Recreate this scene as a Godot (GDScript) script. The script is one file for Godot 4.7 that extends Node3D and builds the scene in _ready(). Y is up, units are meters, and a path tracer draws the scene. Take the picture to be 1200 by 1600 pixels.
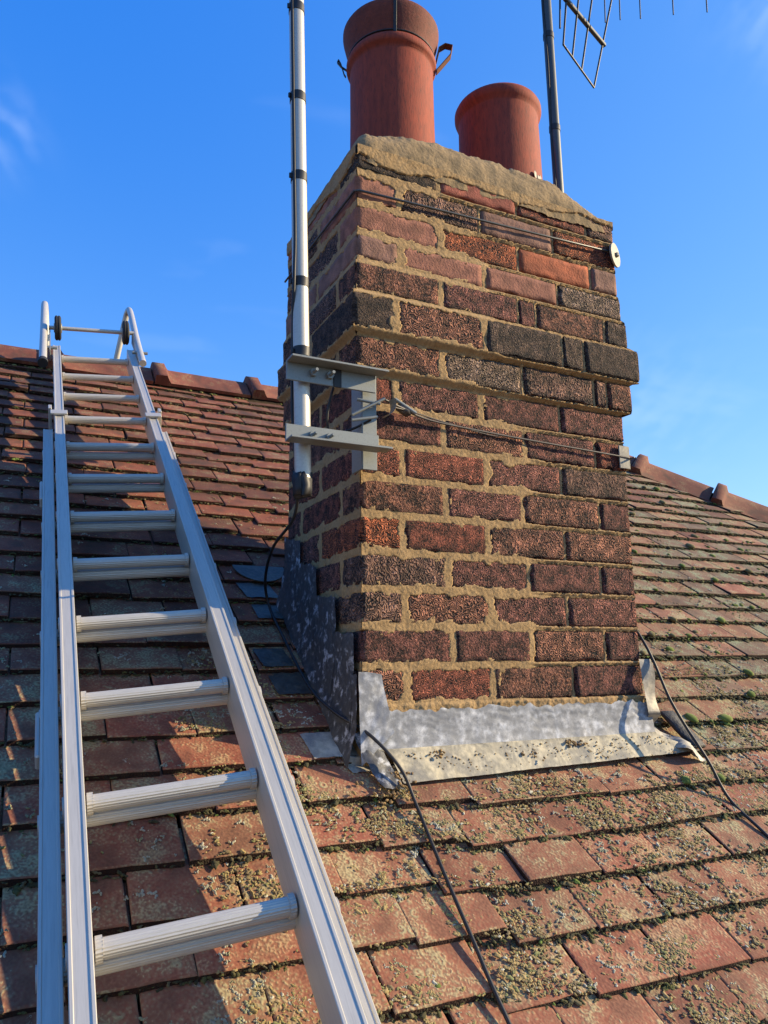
extends Node3D
# A brick chimney stack on a tiled roof, with a ladder hooked over the ridge. Metres, y up. The foot of the stack's
# front left corner is the origin; the roof falls towards +z.

const PITCH := 0.64181          # roof pitch, radians
const ROOF_Y := -0.1253         # height of the roof plane at z = 0
const WIDE := 0.768             # chimney width
const DEEP := 0.4747            # chimney depth
const GAUGE := 0.1              # exposed length of a tile
const TILE_W := 0.171
const S_RIDGE := -2.60
const Z_RIDGE := -2.083
const CAM_POS := Vector3(-0.67387, 0.08212, 1.47602)
const CAM_ROT := Vector3(11.370, -26.299, -0.748)
const CAM_FOV := 67.36

var N := Vector3(0, cos(PITCH), sin(PITCH))
var D := Vector3(0, -sin(PITCH), cos(PITCH))
# faint wisps of cirrus seen in the photograph: direction, strength, reach
const PUFFS := [[-0.05, 0.563, -0.824, 0.24, 0.036], [0.655, 0.66, -0.37, 0.55, 0.06], [0.69, 0.30, -0.66, 0.08, 0.08], [-0.6, 0.5, 0.62, 0.4, 0.12], [0.3, 0.6, 0.74, 0.4, 0.12]]

var rng := RandomNumberGenerator.new()
var used := {}
var M := {}
var cam: Camera3D

# ---------------------------------------------------------------- helpers: objects
func numbered(called: String) -> String:
	var n: int = used.get(called, 0)
	used[called] = n + 1
	return called if n == 0 else "%s_%03d" % [called, n]

func tag(o: Node, label: String, category := "", group := "", kind := "") -> Node:
	o.set_meta("label", label)
	if category: o.set_meta("category", category)
	if group: o.set_meta("group", group)
	if kind: o.set_meta("kind", kind)
	return o

func thing(called: String, label: String, category: String, xf := Transform3D(), group := "") -> Node3D:
	var o := Node3D.new()
	o.name = numbered(called)
	add_child(o, true)
	o.transform = xf
	tag(o, label, category, group)
	return o

func part(called: String, mesh: Mesh, mat: Material, parent: Node, xf := Transform3D()) -> MeshInstance3D:
	var o := MeshInstance3D.new()
	if parent == self:
		o.name = numbered(called)
	else:
		var key := str(parent.get_instance_id()) + called
		var n: int = used.get(key, 0)
		used[key] = n + 1
		o.name = called if n == 0 else "%s_%03d" % [called, n]
	o.mesh = mesh
	if mat: o.material_override = mat
	parent.add_child(o, true)
	o.transform = xf
	return o

func roof_at(x: float, s: float, h: float) -> Vector3:
	return Vector3(x, ROOF_Y, 0) + D * s + N * h

# ---------------------------------------------------------------- helpers: shapes
func begin() -> SurfaceTool:
	var st := SurfaceTool.new()
	st.begin(Mesh.PRIMITIVE_TRIANGLES)
	st.set_smooth_group(0)
	return st

func done(st: SurfaceTool) -> ArrayMesh:
	st.generate_normals()
	return st.commit()

func tri(st: SurfaceTool, a: Vector3, b: Vector3, c: Vector3, out: Vector3) -> void:
	# front faces run clockwise seen from outside
	if (b - a).cross(c - a).dot(out) > 0.0:
		var t := b
		b = c
		c = t
	st.add_vertex(a)
	st.add_vertex(b)
	st.add_vertex(c)

func quad(st: SurfaceTool, a: Vector3, b: Vector3, c: Vector3, d: Vector3, out: Vector3) -> void:
	tri(st, a, b, c, out)
	tri(st, a, c, d, out)

func bevel_box(st: SurfaceTool, xf: Transform3D, size: Vector3, bev: float) -> void:
	st.set_smooth_group(-1)
	var h := size * 0.5
	var g := h - Vector3.ONE * bev
	for ax in 3:
		var b := (ax + 1) % 3
		var c := (ax + 2) % 3
		for s in [-1.0, 1.0]:
			var p: Array[Vector3] = []
			for q in [[-1.0, -1.0], [1.0, -1.0], [1.0, 1.0], [-1.0, 1.0]]:
				var v := Vector3()
				v[ax] = s * h[ax]
				v[b] = q[0] * g[b]
				v[c] = q[1] * g[c]
				p.append(xf * v)
			var o := Vector3()
			o[ax] = s
			quad(st, p[0], p[1], p[2], p[3], xf.basis * o)
		for s1 in [-1.0, 1.0]:
			for s2 in [-1.0, 1.0]:
				var e: Array[Vector3] = []
				for q in [[-1.0, true], [1.0, true], [1.0, false], [-1.0, false]]:
					var v := Vector3()
					v[ax] = q[0] * g[ax]
					v[b] = s1 * (h[b] if q[1] else g[b])
					v[c] = s2 * (g[c] if q[1] else h[c])
					e.append(xf * v)
				var o := Vector3()
				o[b] = s1
				o[c] = s2
				quad(st, e[0], e[1], e[2], e[3], xf.basis * o)
	for sx in [-1.0, 1.0]:
		for sy in [-1.0, 1.0]:
			for sz in [-1.0, 1.0]:
				tri(st, xf * Vector3(sx * h.x, sy * g.y, sz * g.z), xf * Vector3(sx * g.x, sy * h.y, sz * g.z), xf * Vector3(sx * g.x, sy * g.y, sz * h.z), xf.basis * Vector3(sx, sy, sz))
	st.set_smooth_group(0)

func box_mesh(size: Vector3, bev := 0.002) -> ArrayMesh:
	var st := begin()
	bevel_box(st, Transform3D(), size, bev)
	return done(st)

# a sheet of points given row by row
func sheet(st: SurfaceTool, pts: PackedVector3Array, nu: int, nv: int, out: Vector3, cols := PackedColorArray()) -> void:
	var a := pts[0]
	var flip := (pts[nu - 1] - a).cross(pts[(nv - 1) * nu] - a).dot(out) > 0.0
	for j in nv - 1:
		for i in nu - 1:
			var p := j * nu + i
			var order := [p, p + nu + 1, p + 1, p, p + nu, p + nu + 1] if flip else [p, p + 1, p + nu + 1, p, p + nu + 1, p + nu]
			for k: int in order:
				if cols.size(): st.set_color(cols[k])
				st.add_vertex(pts[k])

# an indexed grid mesh with computed normals (for the big ones)
func grid_mesh(pts: PackedVector3Array, nu: int, nv: int, out: Vector3) -> ArrayMesh:
	var idx := PackedInt32Array()
	idx.resize((nu - 1) * (nv - 1) * 6)
	var a := pts[0]
	var flip := (pts[nu - 1] - a).cross(pts[(nv - 1) * nu] - a).dot(out) > 0.0
	var k := 0
	for j in nv - 1:
		for i in nu - 1:
			var p := j * nu + i
			idx[k] = p
			idx[k + 1] = p + nu + 1 if flip else p + 1
			idx[k + 2] = p + 1 if flip else p + nu + 1
			idx[k + 3] = p
			idx[k + 4] = p + nu if flip else p + nu + 1
			idx[k + 5] = p + nu + 1 if flip else p + nu
			k += 6
	var nor := PackedVector3Array()
	nor.resize(pts.size())
	for j in nv:
		for i in nu:
			var du := pts[j * nu + mini(i + 1, nu - 1)] - pts[j * nu + maxi(i - 1, 0)]
			var dv := pts[mini(j + 1, nv - 1) * nu + i] - pts[maxi(j - 1, 0) * nu + i]
			var n := du.cross(dv).normalized()
			nor[j * nu + i] = n if n.dot(out) > 0 else -n
	var arr := []
	arr.resize(Mesh.ARRAY_MAX)
	arr[Mesh.ARRAY_VERTEX] = pts
	arr[Mesh.ARRAY_NORMAL] = nor
	arr[Mesh.ARRAY_INDEX] = idx
	var m := ArrayMesh.new()
	m.add_surface_from_arrays(Mesh.PRIMITIVE_TRIANGLES, arr)
	return m

func tube(st: SurfaceTool, path: PackedVector3Array, r: float, sides := 8, caps := true) -> void:
	var rings: Array[PackedVector3Array] = []
	var ref := Vector3(0.31, 0.22, 0.93).normalized()
	var n := path.size()
	for i in n:
		var t := (path[mini(i + 1, n - 1)] - path[maxi(i - 1, 0)]).normalized()
		if absf(t.dot(ref)) > 0.95: ref = Vector3(0.9, 0.3, -0.2).normalized()
		var u := (ref - t * ref.dot(t)).normalized()
		ref = u
		var v := t.cross(u)
		var ring := PackedVector3Array()
		for k in sides:
			var a := TAU * k / sides
			ring.append(path[i] + (u * cos(a) + v * sin(a)) * r)
		rings.append(ring)
	for i in n - 1:
		for k in sides:
			var k2 := (k + 1) % sides
			quad(st, rings[i][k], rings[i][k2], rings[i + 1][k2], rings[i + 1][k], (rings[i][k] + rings[i][k2]) * 0.5 - path[i])
	if caps:
		st.set_smooth_group(-1)
		for k in range(1, sides - 1):
			tri(st, rings[0][0], rings[0][k], rings[0][k + 1], path[0] - path[1])
			tri(st, rings[n - 1][0], rings[n - 1][k], rings[n - 1][k + 1], path[n - 1] - path[n - 2])
		st.set_smooth_group(0)

func tube_mesh(path: PackedVector3Array, r: float, sides := 8) -> ArrayMesh:
	var st := begin()
	tube(st, path, r, sides)
	return done(st)

func smooth_path(ctrl: PackedVector3Array, steps := 8) -> PackedVector3Array:
	var out := PackedVector3Array()
	for i in ctrl.size() - 1:
		var p0 := ctrl[maxi(i - 1, 0)]
		var p3 := ctrl[mini(i + 2, ctrl.size() - 1)]
		for k in steps:
			out.append(ctrl[i].cubic_interpolate(ctrl[i + 1], p0, p3, float(k) / steps))
	out.append(ctrl[ctrl.size() - 1])
	return out

func lathe(st: SurfaceTool, prof: PackedVector2Array, at: Vector3, segs := 56) -> void:
	for i in prof.size() - 1:
		for k in segs:
			var a := TAU * k / segs
			var b := TAU * (k + 1) / segs
			var p := at + Vector3(cos(a) * prof[i].x, prof[i].y, sin(a) * prof[i].x)
			var q := at + Vector3(cos(b) * prof[i].x, prof[i].y, sin(b) * prof[i].x)
			var r := at + Vector3(cos(b) * prof[i + 1].x, prof[i + 1].y, sin(b) * prof[i + 1].x)
			var t := at + Vector3(cos(a) * prof[i + 1].x, prof[i + 1].y, sin(a) * prof[i + 1].x)
			var d := prof[i + 1] - prof[i]
			var m := (a + b) * 0.5
			var out := Vector3(cos(m) * d.y, -d.x, sin(m) * d.y)
			quad(st, p, q, r, t, out)

# a prism: a flat outline in the local xy plane, carried along local z
func prism(st: SurfaceTool, outline: PackedVector2Array, xf: Transform3D, z0: float, z1: float, smooth := false) -> void:
	var n := outline.size()
	var mid := Vector2()
	for p in outline: mid += p / n
	st.set_smooth_group(0 if smooth else -1)
	for i in n:
		var a := outline[i]
		var b := outline[(i + 1) % n]
		var e := (b - a)
		var o2 := Vector2(e.y, -e.x)
		if o2.dot((a + b) * 0.5 - mid) < 0: o2 = -o2
		quad(st, xf * Vector3(a.x, a.y, z0), xf * Vector3(b.x, b.y, z0), xf * Vector3(b.x, b.y, z1), xf * Vector3(a.x, a.y, z1), xf.basis * Vector3(o2.x, o2.y, 0))
	st.set_smooth_group(-1)
	var t := Geometry2D.triangulate_polygon(outline)
	for i in range(0, t.size(), 3):
		for e in [[z0, -1.0], [z1, 1.0]]:
			tri(st, xf * Vector3(outline[t[i]].x, outline[t[i]].y, e[0]), xf * Vector3(outline[t[i + 1]].x, outline[t[i + 1]].y, e[0]), xf * Vector3(outline[t[i + 2]].x, outline[t[i + 2]].y, e[0]), xf.basis * Vector3(0, 0, e[1] * signf(z1 - z0)))
	st.set_smooth_group(0)

func noise_of(seed_: int, freq: float, oct := 3, type := FastNoiseLite.TYPE_SIMPLEX_SMOOTH) -> FastNoiseLite:
	var n := FastNoiseLite.new()
	n.seed = seed_
	n.frequency = freq
	n.noise_type = type
	n.fractal_octaves = oct
	n.fractal_type = FastNoiseLite.FRACTAL_FBM if oct > 1 else FastNoiseLite.FRACTAL_NONE
	return n

# a box whose faces are cut into cells, edges rounded and surface roughened
func rough_box(size: Vector3, bev: float, cell: float, rough: float, seed_: int) -> ArrayMesh:
	var nz := noise_of(seed_, 28.0, 3)
	var wx := noise_of(seed_ + 50, 13.0, 3)
	var st := begin()
	var h := size * 0.5
	var cuts := []
	for ax in 3:
		var c := PackedFloat32Array([-h[ax], -h[ax] + bev])
		var n := maxi(1, int((size[ax] - 2 * bev) / cell))
		for i in range(1, n): c.append(-h[ax] + bev + (size[ax] - 2 * bev) * i / n)
		c.append(h[ax] - bev)
		c.append(h[ax])
		cuts.append(c)
	for ax in 3:
		var b := (ax + 1) % 3
		var c := (ax + 2) % 3
		for s in [-1.0, 1.0]:
			st.set_smooth_group(ax * 2 + (1 if s > 0 else 0))
			var pts := PackedVector3Array()
			var cols := PackedColorArray()
			for j in cuts[c].size():
				for i in cuts[b].size():
					var v := Vector3()
					v[ax] = s * h[ax]
					v[b] = cuts[b][i]
					v[c] = cuts[c][j]
					var at := v
					var ext := 0
					for q in 3:
						if absf(absf(v[q]) - h[q]) < 1e-6: ext += 1
					var wob := Vector3(nz.get_noise_3dv(at * 1.0 + Vector3(3, 0, 0)), nz.get_noise_3dv(at + Vector3(0, 7, 0)), nz.get_noise_3dv(at + Vector3(0, 0, 11)))
					if ext >= 2:
						var pull := bev * (0.55 + 0.6 * absf(nz.get_noise_3dv(at * 2.1))) + 0.022 * maxf(0.0, nz.get_noise_3dv(at * 0.8 + Vector3(5, 1, 2)) - 0.22)
						for q in 3:
							if absf(absf(at[q]) - h[q]) < 1e-6: v[q] -= signf(at[q]) * pull
					pts.append(v + wob * rough)
					# weathering with a shape of its own: dark crust here, pale bloom or a fresh spall there
					var m := 1.02 + 0.55 * wx.get_noise_3dv(at)
					var pale := step01(0.22, 0.45, wx.get_noise_3dv(at * 1.7 + Vector3(2, 9, 4)))
					cols.append(Color(minf(m + 0.30 * pale, 1.6), minf(m + 0.38 * pale, 1.6), minf(m + 0.36 * pale, 1.6)))
			var o := Vector3()
			o[ax] = s
			sheet(st, pts, cuts[b].size(), cuts[c].size(), o, cols)
	return done(st)

# a cluster of lumps, for moss and crumbs; about 1 across
func clump(seed_: int, lumps: int, flat: float) -> ArrayMesh:
	var r := RandomNumberGenerator.new()
	r.seed = seed_
	var nz := noise_of(seed_, 1.7, 2)
	var st := begin()
	for l in lumps:
		var c := Vector3(r.randf_range(-0.55, 0.55), 0, r.randf_range(-0.4, 0.4)) if lumps > 1 else Vector3()
		var rad := r.randf_range(0.16, 0.38) if lumps > 1 else 0.5
		var nu := 8
		var nv := 5
		var pts := PackedVector3Array()
		for j in nv:
			var th := PI * j / (nv - 1)
			for i in nu:
				var ph := TAU * (i % (nu - 1)) / (nu - 1)
				var d := Vector3(sin(th) * cos(ph), cos(th), sin(th) * sin(ph))
				var k := rad * (1.0 + (0.95 if lumps > 1 else 0.4) * nz.get_noise_3dv(d * 1.5 + c * 5.0))
				pts.append(c + d * k * Vector3(1, flat, 1))
		for j in nv - 1:
			for i in nu - 1:
				var a := pts[j * nu + i]
				var b := pts[j * nu + i + 1]
				var e := pts[(j + 1) * nu + i + 1]
				var f := pts[(j + 1) * nu + i]
				quad(st, a, b, e, f, (a + e) * 0.5 - c)
	return done(st)

# a flat crust of lichen with a ragged rim, about 1 across
func crust(seed_: int) -> ArrayMesh:
	var r := RandomNumberGenerator.new()
	r.seed = seed_
	var st := begin()
	for l in 11:
		var c := Vector3(r.randfn(0, 0.26), 0, r.randfn(0, 0.26))
		var n := 9
		var rim := PackedVector3Array()
		var mid := PackedVector3Array()
		var base := r.randf_range(0.06, 0.17)
		for i in n:
			var a := TAU * i / n
			var k := base * r.randf_range(0.65, 1.25)
			rim.append(c + Vector3(cos(a) * k, -0.04, sin(a) * k))
			mid.append(c + Vector3(cos(a) * k * 0.72, r.randf_range(0.05, 0.12), sin(a) * k * 0.72))
		for i in n:
			var j := (i + 1) % n
			quad(st, rim[i], rim[j], mid[j], mid[i], Vector3.UP)
			tri(st, mid[i], mid[j], c + Vector3(0, 0.05, 0), Vector3.UP)
	return done(st)

# ---------------------------------------------------------------- textures
func layer(seed_: int, side: int, freq: float, oct := 4, type := FastNoiseLite.TYPE_SIMPLEX_SMOOTH, cell_return := -1, jitter := 1.0) -> PackedByteArray:
	var n := noise_of(seed_, freq, oct, type)
	if cell_return >= 0:
		n.cellular_return_type = cell_return as FastNoiseLite.CellularReturnType
		n.cellular_distance_function = FastNoiseLite.DISTANCE_EUCLIDEAN
		n.cellular_jitter = jitter
	return n.get_seamless_image(side, side, false, false, 0.12, true).get_data()

func rgb_tex(side: int, data: PackedByteArray) -> ImageTexture:
	var im := Image.create_from_data(side, side, false, Image.FORMAT_RGB8, data)
	im.generate_mipmaps()
	return ImageTexture.create_from_image(im)

func grey_tex(side: int, data: PackedByteArray) -> ImageTexture:
	var im := Image.create_from_data(side, side, false, Image.FORMAT_L8, data)
	im.generate_mipmaps()
	return ImageTexture.create_from_image(im)

func surface(tint: Color, rough: float, alb: Texture2D = null, hgt: Texture2D = null, span := 1.0, relief := 0.1, metal := 0.0) -> StandardMaterial3D:
	var m := StandardMaterial3D.new()
	m.albedo_color = tint
	m.roughness = rough
	m.metallic = metal
	if alb or hgt:
		m.uv1_triplanar = true
		m.uv1_world_triplanar = true
		m.uv1_triplanar_sharpness = 12.0
		m.uv1_scale = Vector3.ONE / span
	if alb: m.albedo_texture = alb
	if hgt:
		m.heightmap_enabled = true
		m.heightmap_texture = hgt
		m.heightmap_scale = relief
	return m

func lin(r: float, g: float, b: float) -> Color:
	return Color(r, g, b).linear_to_srgb()

func step01(a: float, b: float, x: float) -> float:
	var t := clampf((x - a) / (b - a), 0.0, 1.0)
	return t * t * (3.0 - 2.0 * t)

func make_tile_textures() -> void:
	var side := 1536                                                # 2.2 m across
	var low := layer(11, side, 0.006, 4)
	var mid := layer(12, side, 0.03, 4)
	var fine := layer(13, side, 0.22, 3)
	var spots := layer(14, side, 0.05, 1, FastNoiseLite.TYPE_CELLULAR, FastNoiseLite.RETURN_DISTANCE)
	var specks := layer(15, side, 0.16, 1, FastNoiseLite.TYPE_CELLULAR, FastNoiseLite.RETURN_DISTANCE)
	var patch := layer(16, side, 0.012, 5)
	for kind in 2:
		var n := side * side
		var rgb := PackedByteArray()
		rgb.resize(n * 3)
		var hgt := PackedByteArray()
		hgt.resize(n)
		var cover := 0.16 if kind == 0 else -0.06                    # how far lichen has spread
		for i in n:
			var a := low[i] / 255.0
			var b := mid[i] / 255.0
			var c := fine[i] / 255.0
			var p := patch[i] / 255.0
			var k := 0.80 + 0.24 * b + 0.30 * (c - 0.5)
			var r := lerpf(146.0, 182.0, a) * k
			var g := lerpf(88.0, 110.0, a) * k
			var u := lerpf(70.0, 86.0, a) * k
			var h := 96.0 + 70.0 * c + 40.0 * b
			# a soft film of dust and dead growth, and a darker one of algae
			var f := step01(0.12, 0.95, p + 0.6 * (b - 0.5) + 0.5 * (c - 0.5)) * (0.86 if kind == 0 else 0.36)
			r = lerpf(r, 116.0 + 54.0 * c, f)
			g = lerpf(g, 97.0 + 48.0 * c, f)
			u = lerpf(u, 74.0 + 42.0 * c, f)
			f = step01(0.52, 0.80, 1.0 - p + 0.3 * (a - 0.5) + 0.35 * (c - 0.5)) * (0.45 if kind == 0 else 0.62)
			r = lerpf(r, 70.0 + 46.0 * c, f)
			g = lerpf(g, 56.0 + 42.0 * c, f)
			u = lerpf(u, 44.0 + 34.0 * c, f)
			# lichen: small ragged crusts, round rosettes here and there, specks
			var t := p * 0.45 + b * 0.55 + cover * 0.15
			var l := step01(0.645, 0.70, t + 0.42 * (c - 0.5)) * (0.4 + 0.6 * c)
			var s := spots[i] / 255.0 + 0.10 * (c - 0.5) + 0.16 * (b - 0.5)
			if a > 0.50: l = maxf(l, step01(0.27, 0.21, s) * step01(0.28, 0.16, absf(s - 0.2) * 4.0 * (1.0 - c)) * step01(0.50, 0.6, p))
			var q := specks[i] / 255.0 + 0.35 * (c - 0.5) + 0.3 * (b - 0.5)
			l = maxf(l, 0.75 * step01(0.19, 0.11, q) * step01(0.36, 0.7, p + cover))
			if l > 0.0:
				var rim := 0.78 + 0.46 * c
				r = lerpf(r, 160.0 * rim, l * 0.9)
				g = lerpf(g, 152.0 * rim, l * 0.9)
				u = lerpf(u, 118.0 * rim, l * 0.9)
				h = lerpf(h, 150.0 + 100.0 * c, l)
			rgb[i * 3] = int(clampf(r, 0, 255))
			rgb[i * 3 + 1] = int(clampf(g, 0, 255))
			rgb[i * 3 + 2] = int(clampf(u, 0, 255))
			hgt[i] = int(clampf(h, 0, 255))
		M["tile_rgb_%d" % kind] = rgb_tex(side, rgb)
		M["tile_h_%d" % kind] = grey_tex(side, hgt)

func make_brick_textures() -> void:
	var side := 1024                                                # 0.5 m across
	var low := layer(21, side, 0.012, 4)
	var grain := layer(22, side, 0.065, 3)
	var fine := layer(23, side, 0.22, 2)
	var pit := layer(24, side, 0.055, 1, FastNoiseLite.TYPE_CELLULAR, FastNoiseLite.RETURN_DISTANCE)
	var warp := layer(25, side, 0.02, 3)
	for kind in 4:                                                  # 0 dragged and pitted, 1 combed in waves, 2 sanded and smoother, 3 combed upright
		var n := side * side
		var rgb := PackedByteArray()
		rgb.resize(n * 3)
		var hgt := PackedByteArray()
		hgt.resize(n)
		for i in n:
			var x := i % side
			@warning_ignore("integer_division")
			var y := i / side
			var a := low[i] / 255.0
			var b := grain[i] / 255.0
			var c := fine[i] / 255.0
			var d := pit[i] / 255.0
			var w := warp[i] / 255.0
			var h := 0.0
			if kind == 0:
				h = 0.46 + 0.26 * (d - 0.4) + 0.80 * (b - 0.5) + 0.75 * (c - 0.5) + 0.14 * sin((x + 90.0 * w) * TAU * 64.0 / side)
			elif kind == 1:
				h = 0.42 + 0.34 * sin((y + 60.0 * w + 3.5 * sin(x * TAU * 48.0 / side)) * TAU * 70.0 / side) + 0.3 * (b - 0.5) + 0.3 * (c - 0.5) + 0.2 * d
			elif kind == 3:
				h = 0.44 + 0.26 * sin((x + 80.0 * w + 3.0 * sin(y * TAU * 40.0 / side)) * TAU * 58.0 / side) + 0.42 * (b - 0.5) + 0.3 * (c - 0.5) + 0.25 * d - 0.1
			else:
				h = 0.5 + 0.35 * (b - 0.5) + 0.3 * (c - 0.5)
			h = clampf(h, 0.0, 1.0)
			var pale := step01(0.52, 0.85, h + 0.45 * (c - 0.5)) * (0.22 if kind == 2 else 0.8)
			var k := 0.26 + 0.92 * h + 1.0 * (a - 0.5)
			if kind == 2: k = 0.75 + 0.4 * a + 0.3 * (c - 0.5)
			rgb[i * 3] = int(clampf(lerpf(205.0 * k, 250.0, pale * 0.75), 0, 255))
			rgb[i * 3 + 1] = int(clampf(lerpf(200.0 * k, 246.0, pale * 0.8), 0, 255))
			rgb[i * 3 + 2] = int(clampf(lerpf(200.0 * k, 226.0, pale * 0.8), 0, 255))
			hgt[i] = int(255.0 * h)
		M["brick_rgb_%d" % kind] = rgb_tex(side, rgb)
		M["brick_h_%d" % kind] = grey_tex(side, hgt)

func make_plain_textures() -> void:
	var side := 1024
	var low := layer(31, side, 0.008, 4)
	var mid := layer(32, side, 0.04, 4)
	var fine := layer(33, side, 0.25, 3)
	var streak := noise_of(34, 0.02, 4).get_seamless_image(side, side, false, false, 0.12, true).get_data()
	var n := side * side
	var mor := PackedByteArray(); mor.resize(n * 3)
	var mor_h := PackedByteArray(); mor_h.resize(n)
	var led := PackedByteArray(); led.resize(n * 3)
	var led_h := PackedByteArray(); led_h.resize(n)
	var cap := PackedByteArray(); cap.resize(n * 3)
	var led3 := PackedByteArray(); led3.resize(n * 3)
	var led2 := PackedByteArray(); led2.resize(n * 3)
	var alu := PackedByteArray(); alu.resize(n * 3)
	var pot := PackedByteArray(); pot.resize(n * 3)
	for i in n:
		var a := low[i] / 255.0
		var b := mid[i] / 255.0
		var c := fine[i] / 255.0
		var s := streak[i] / 255.0
		var k := 0.82 + 0.22 * b + 0.26 * (c - 0.5)
		mor[i * 3] = int(clampf(lerpf(196.0, 216.0, a) * k, 0, 255))
		mor[i * 3 + 1] = int(clampf(lerpf(168.0, 188.0, a) * k, 0, 255))
		mor[i * 3 + 2] = int(clampf(lerpf(132.0, 152.0, a) * k, 0, 255))
		mor_h[i] = int(clampf(255.0 * (0.2 + 0.45 * b + 0.4 * c), 0, 255))
		var grime := step01(0.45, 0.75, a * 0.6 + b * 0.4 + 0.15 * (c - 0.5)) * 0.42
		cap[i * 3] = int(clampf(lerpf(208.0 * k, 92.0 * k, grime), 0, 255))
		cap[i * 3 + 1] = int(clampf(lerpf(184.0 * k, 84.0 * k, grime), 0, 255))
		cap[i * 3 + 2] = int(clampf(lerpf(148.0 * k, 66.0 * k, grime), 0, 255))
		# weathered lead: mid grey with soft pale bloom and a little sandy dirt
		var bloom := step01(0.40, 0.80, a * 0.45 + b * 0.35 + s * 0.25)
		var g := lerpf(122.0, 172.0, bloom) * (0.92 + 0.13 * c) * (0.96 + 0.08 * b)
		var tan_ := clampf(a * 0.75 + b * 0.35 - 0.1 + 0.3 * (c - 0.5), 0.0, 1.0) * 0.72
		led[i * 3] = int(clampf(lerpf(g, 208.0, tan_), 0, 255))
		led[i * 3 + 1] = int(clampf(lerpf(g * 1.005, 192.0, tan_), 0, 255))
		led[i * 3 + 2] = int(clampf(lerpf(g * 1.02, 150.0, tan_), 0, 255))
		var run := step01(0.38, 0.78, s * 0.5 + a * 0.25 + b * 0.15 + 0.10 * c)     # white runs from the fresh mortar
		var g2 := lerpf(122.0 + 22.0 * b, 200.0, run) * (0.93 + 0.12 * c)
		var run3 := step01(0.52, 0.72, s * 0.45 + a * 0.30 + b * 0.25 + 0.16 * (c - 0.5))
		var g3 := lerpf(72.0 + 30.0 * b, 206.0, run3) * (0.92 + 0.14 * c)
		led3[i * 3] = int(clampf(g3 * 0.98, 0, 255))
		led3[i * 3 + 1] = int(clampf(g3, 0, 255))
		led3[i * 3 + 2] = int(clampf(g3 * 1.02, 0, 255))
		led2[i * 3] = int(clampf(g2 * 0.99, 0, 255))
		led2[i * 3 + 1] = int(clampf(g2, 0, 255))
		led2[i * 3 + 2] = int(clampf(g2 * 1.01, 0, 255))
		led_h[i] = int(clampf(255.0 * (0.35 * a + 0.5 * b + 0.1 * c), 0, 255))
		var stain := step01(0.60, 0.80, b) * 0.25 + step01(0.72, 0.85, c) * 0.3
		var al := 208.0 - 22.0 * absf(s - 0.5) + 14.0 * (c - 0.5) - 46.0 * stain * (0.3 + a)
		alu[i * 3] = int(clampf(al, 0, 255))
		alu[i * 3 + 1] = int(clampf(al * 0.99, 0, 255))
		alu[i * 3 + 2] = int(clampf(al * 0.965, 0, 255))
		var pk := 0.90 + 0.20 * (s - 0.5) + 0.06 * (c - 0.5) + 0.12 * (a - 0.5)
		var soot := step01(0.60, 0.9, b) * 0.22
		pot[i * 3] = int(clampf(232.0 * pk * (1.0 - soot), 0, 255))
		pot[i * 3 + 1] = int(clampf(226.0 * pk * (1.0 - soot * 0.8), 0, 255))
		pot[i * 3 + 2] = int(clampf(224.0 * pk * (1.0 - soot * 0.7), 0, 255))
	M.mortar_rgb = rgb_tex(side, mor)
	M.mortar_h = grey_tex(side, mor_h)
	M.cap_rgb = rgb_tex(side, cap)
	M.lead_rgb = rgb_tex(side, led)
	M.lead_h = grey_tex(side, led_h)
	M.lead2_rgb = rgb_tex(side, led2)
	M.lead3_rgb = rgb_tex(side, led3)
	M.alu_rgb = rgb_tex(side, alu)
	M.pot_rgb = rgb_tex(side, pot)

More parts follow.
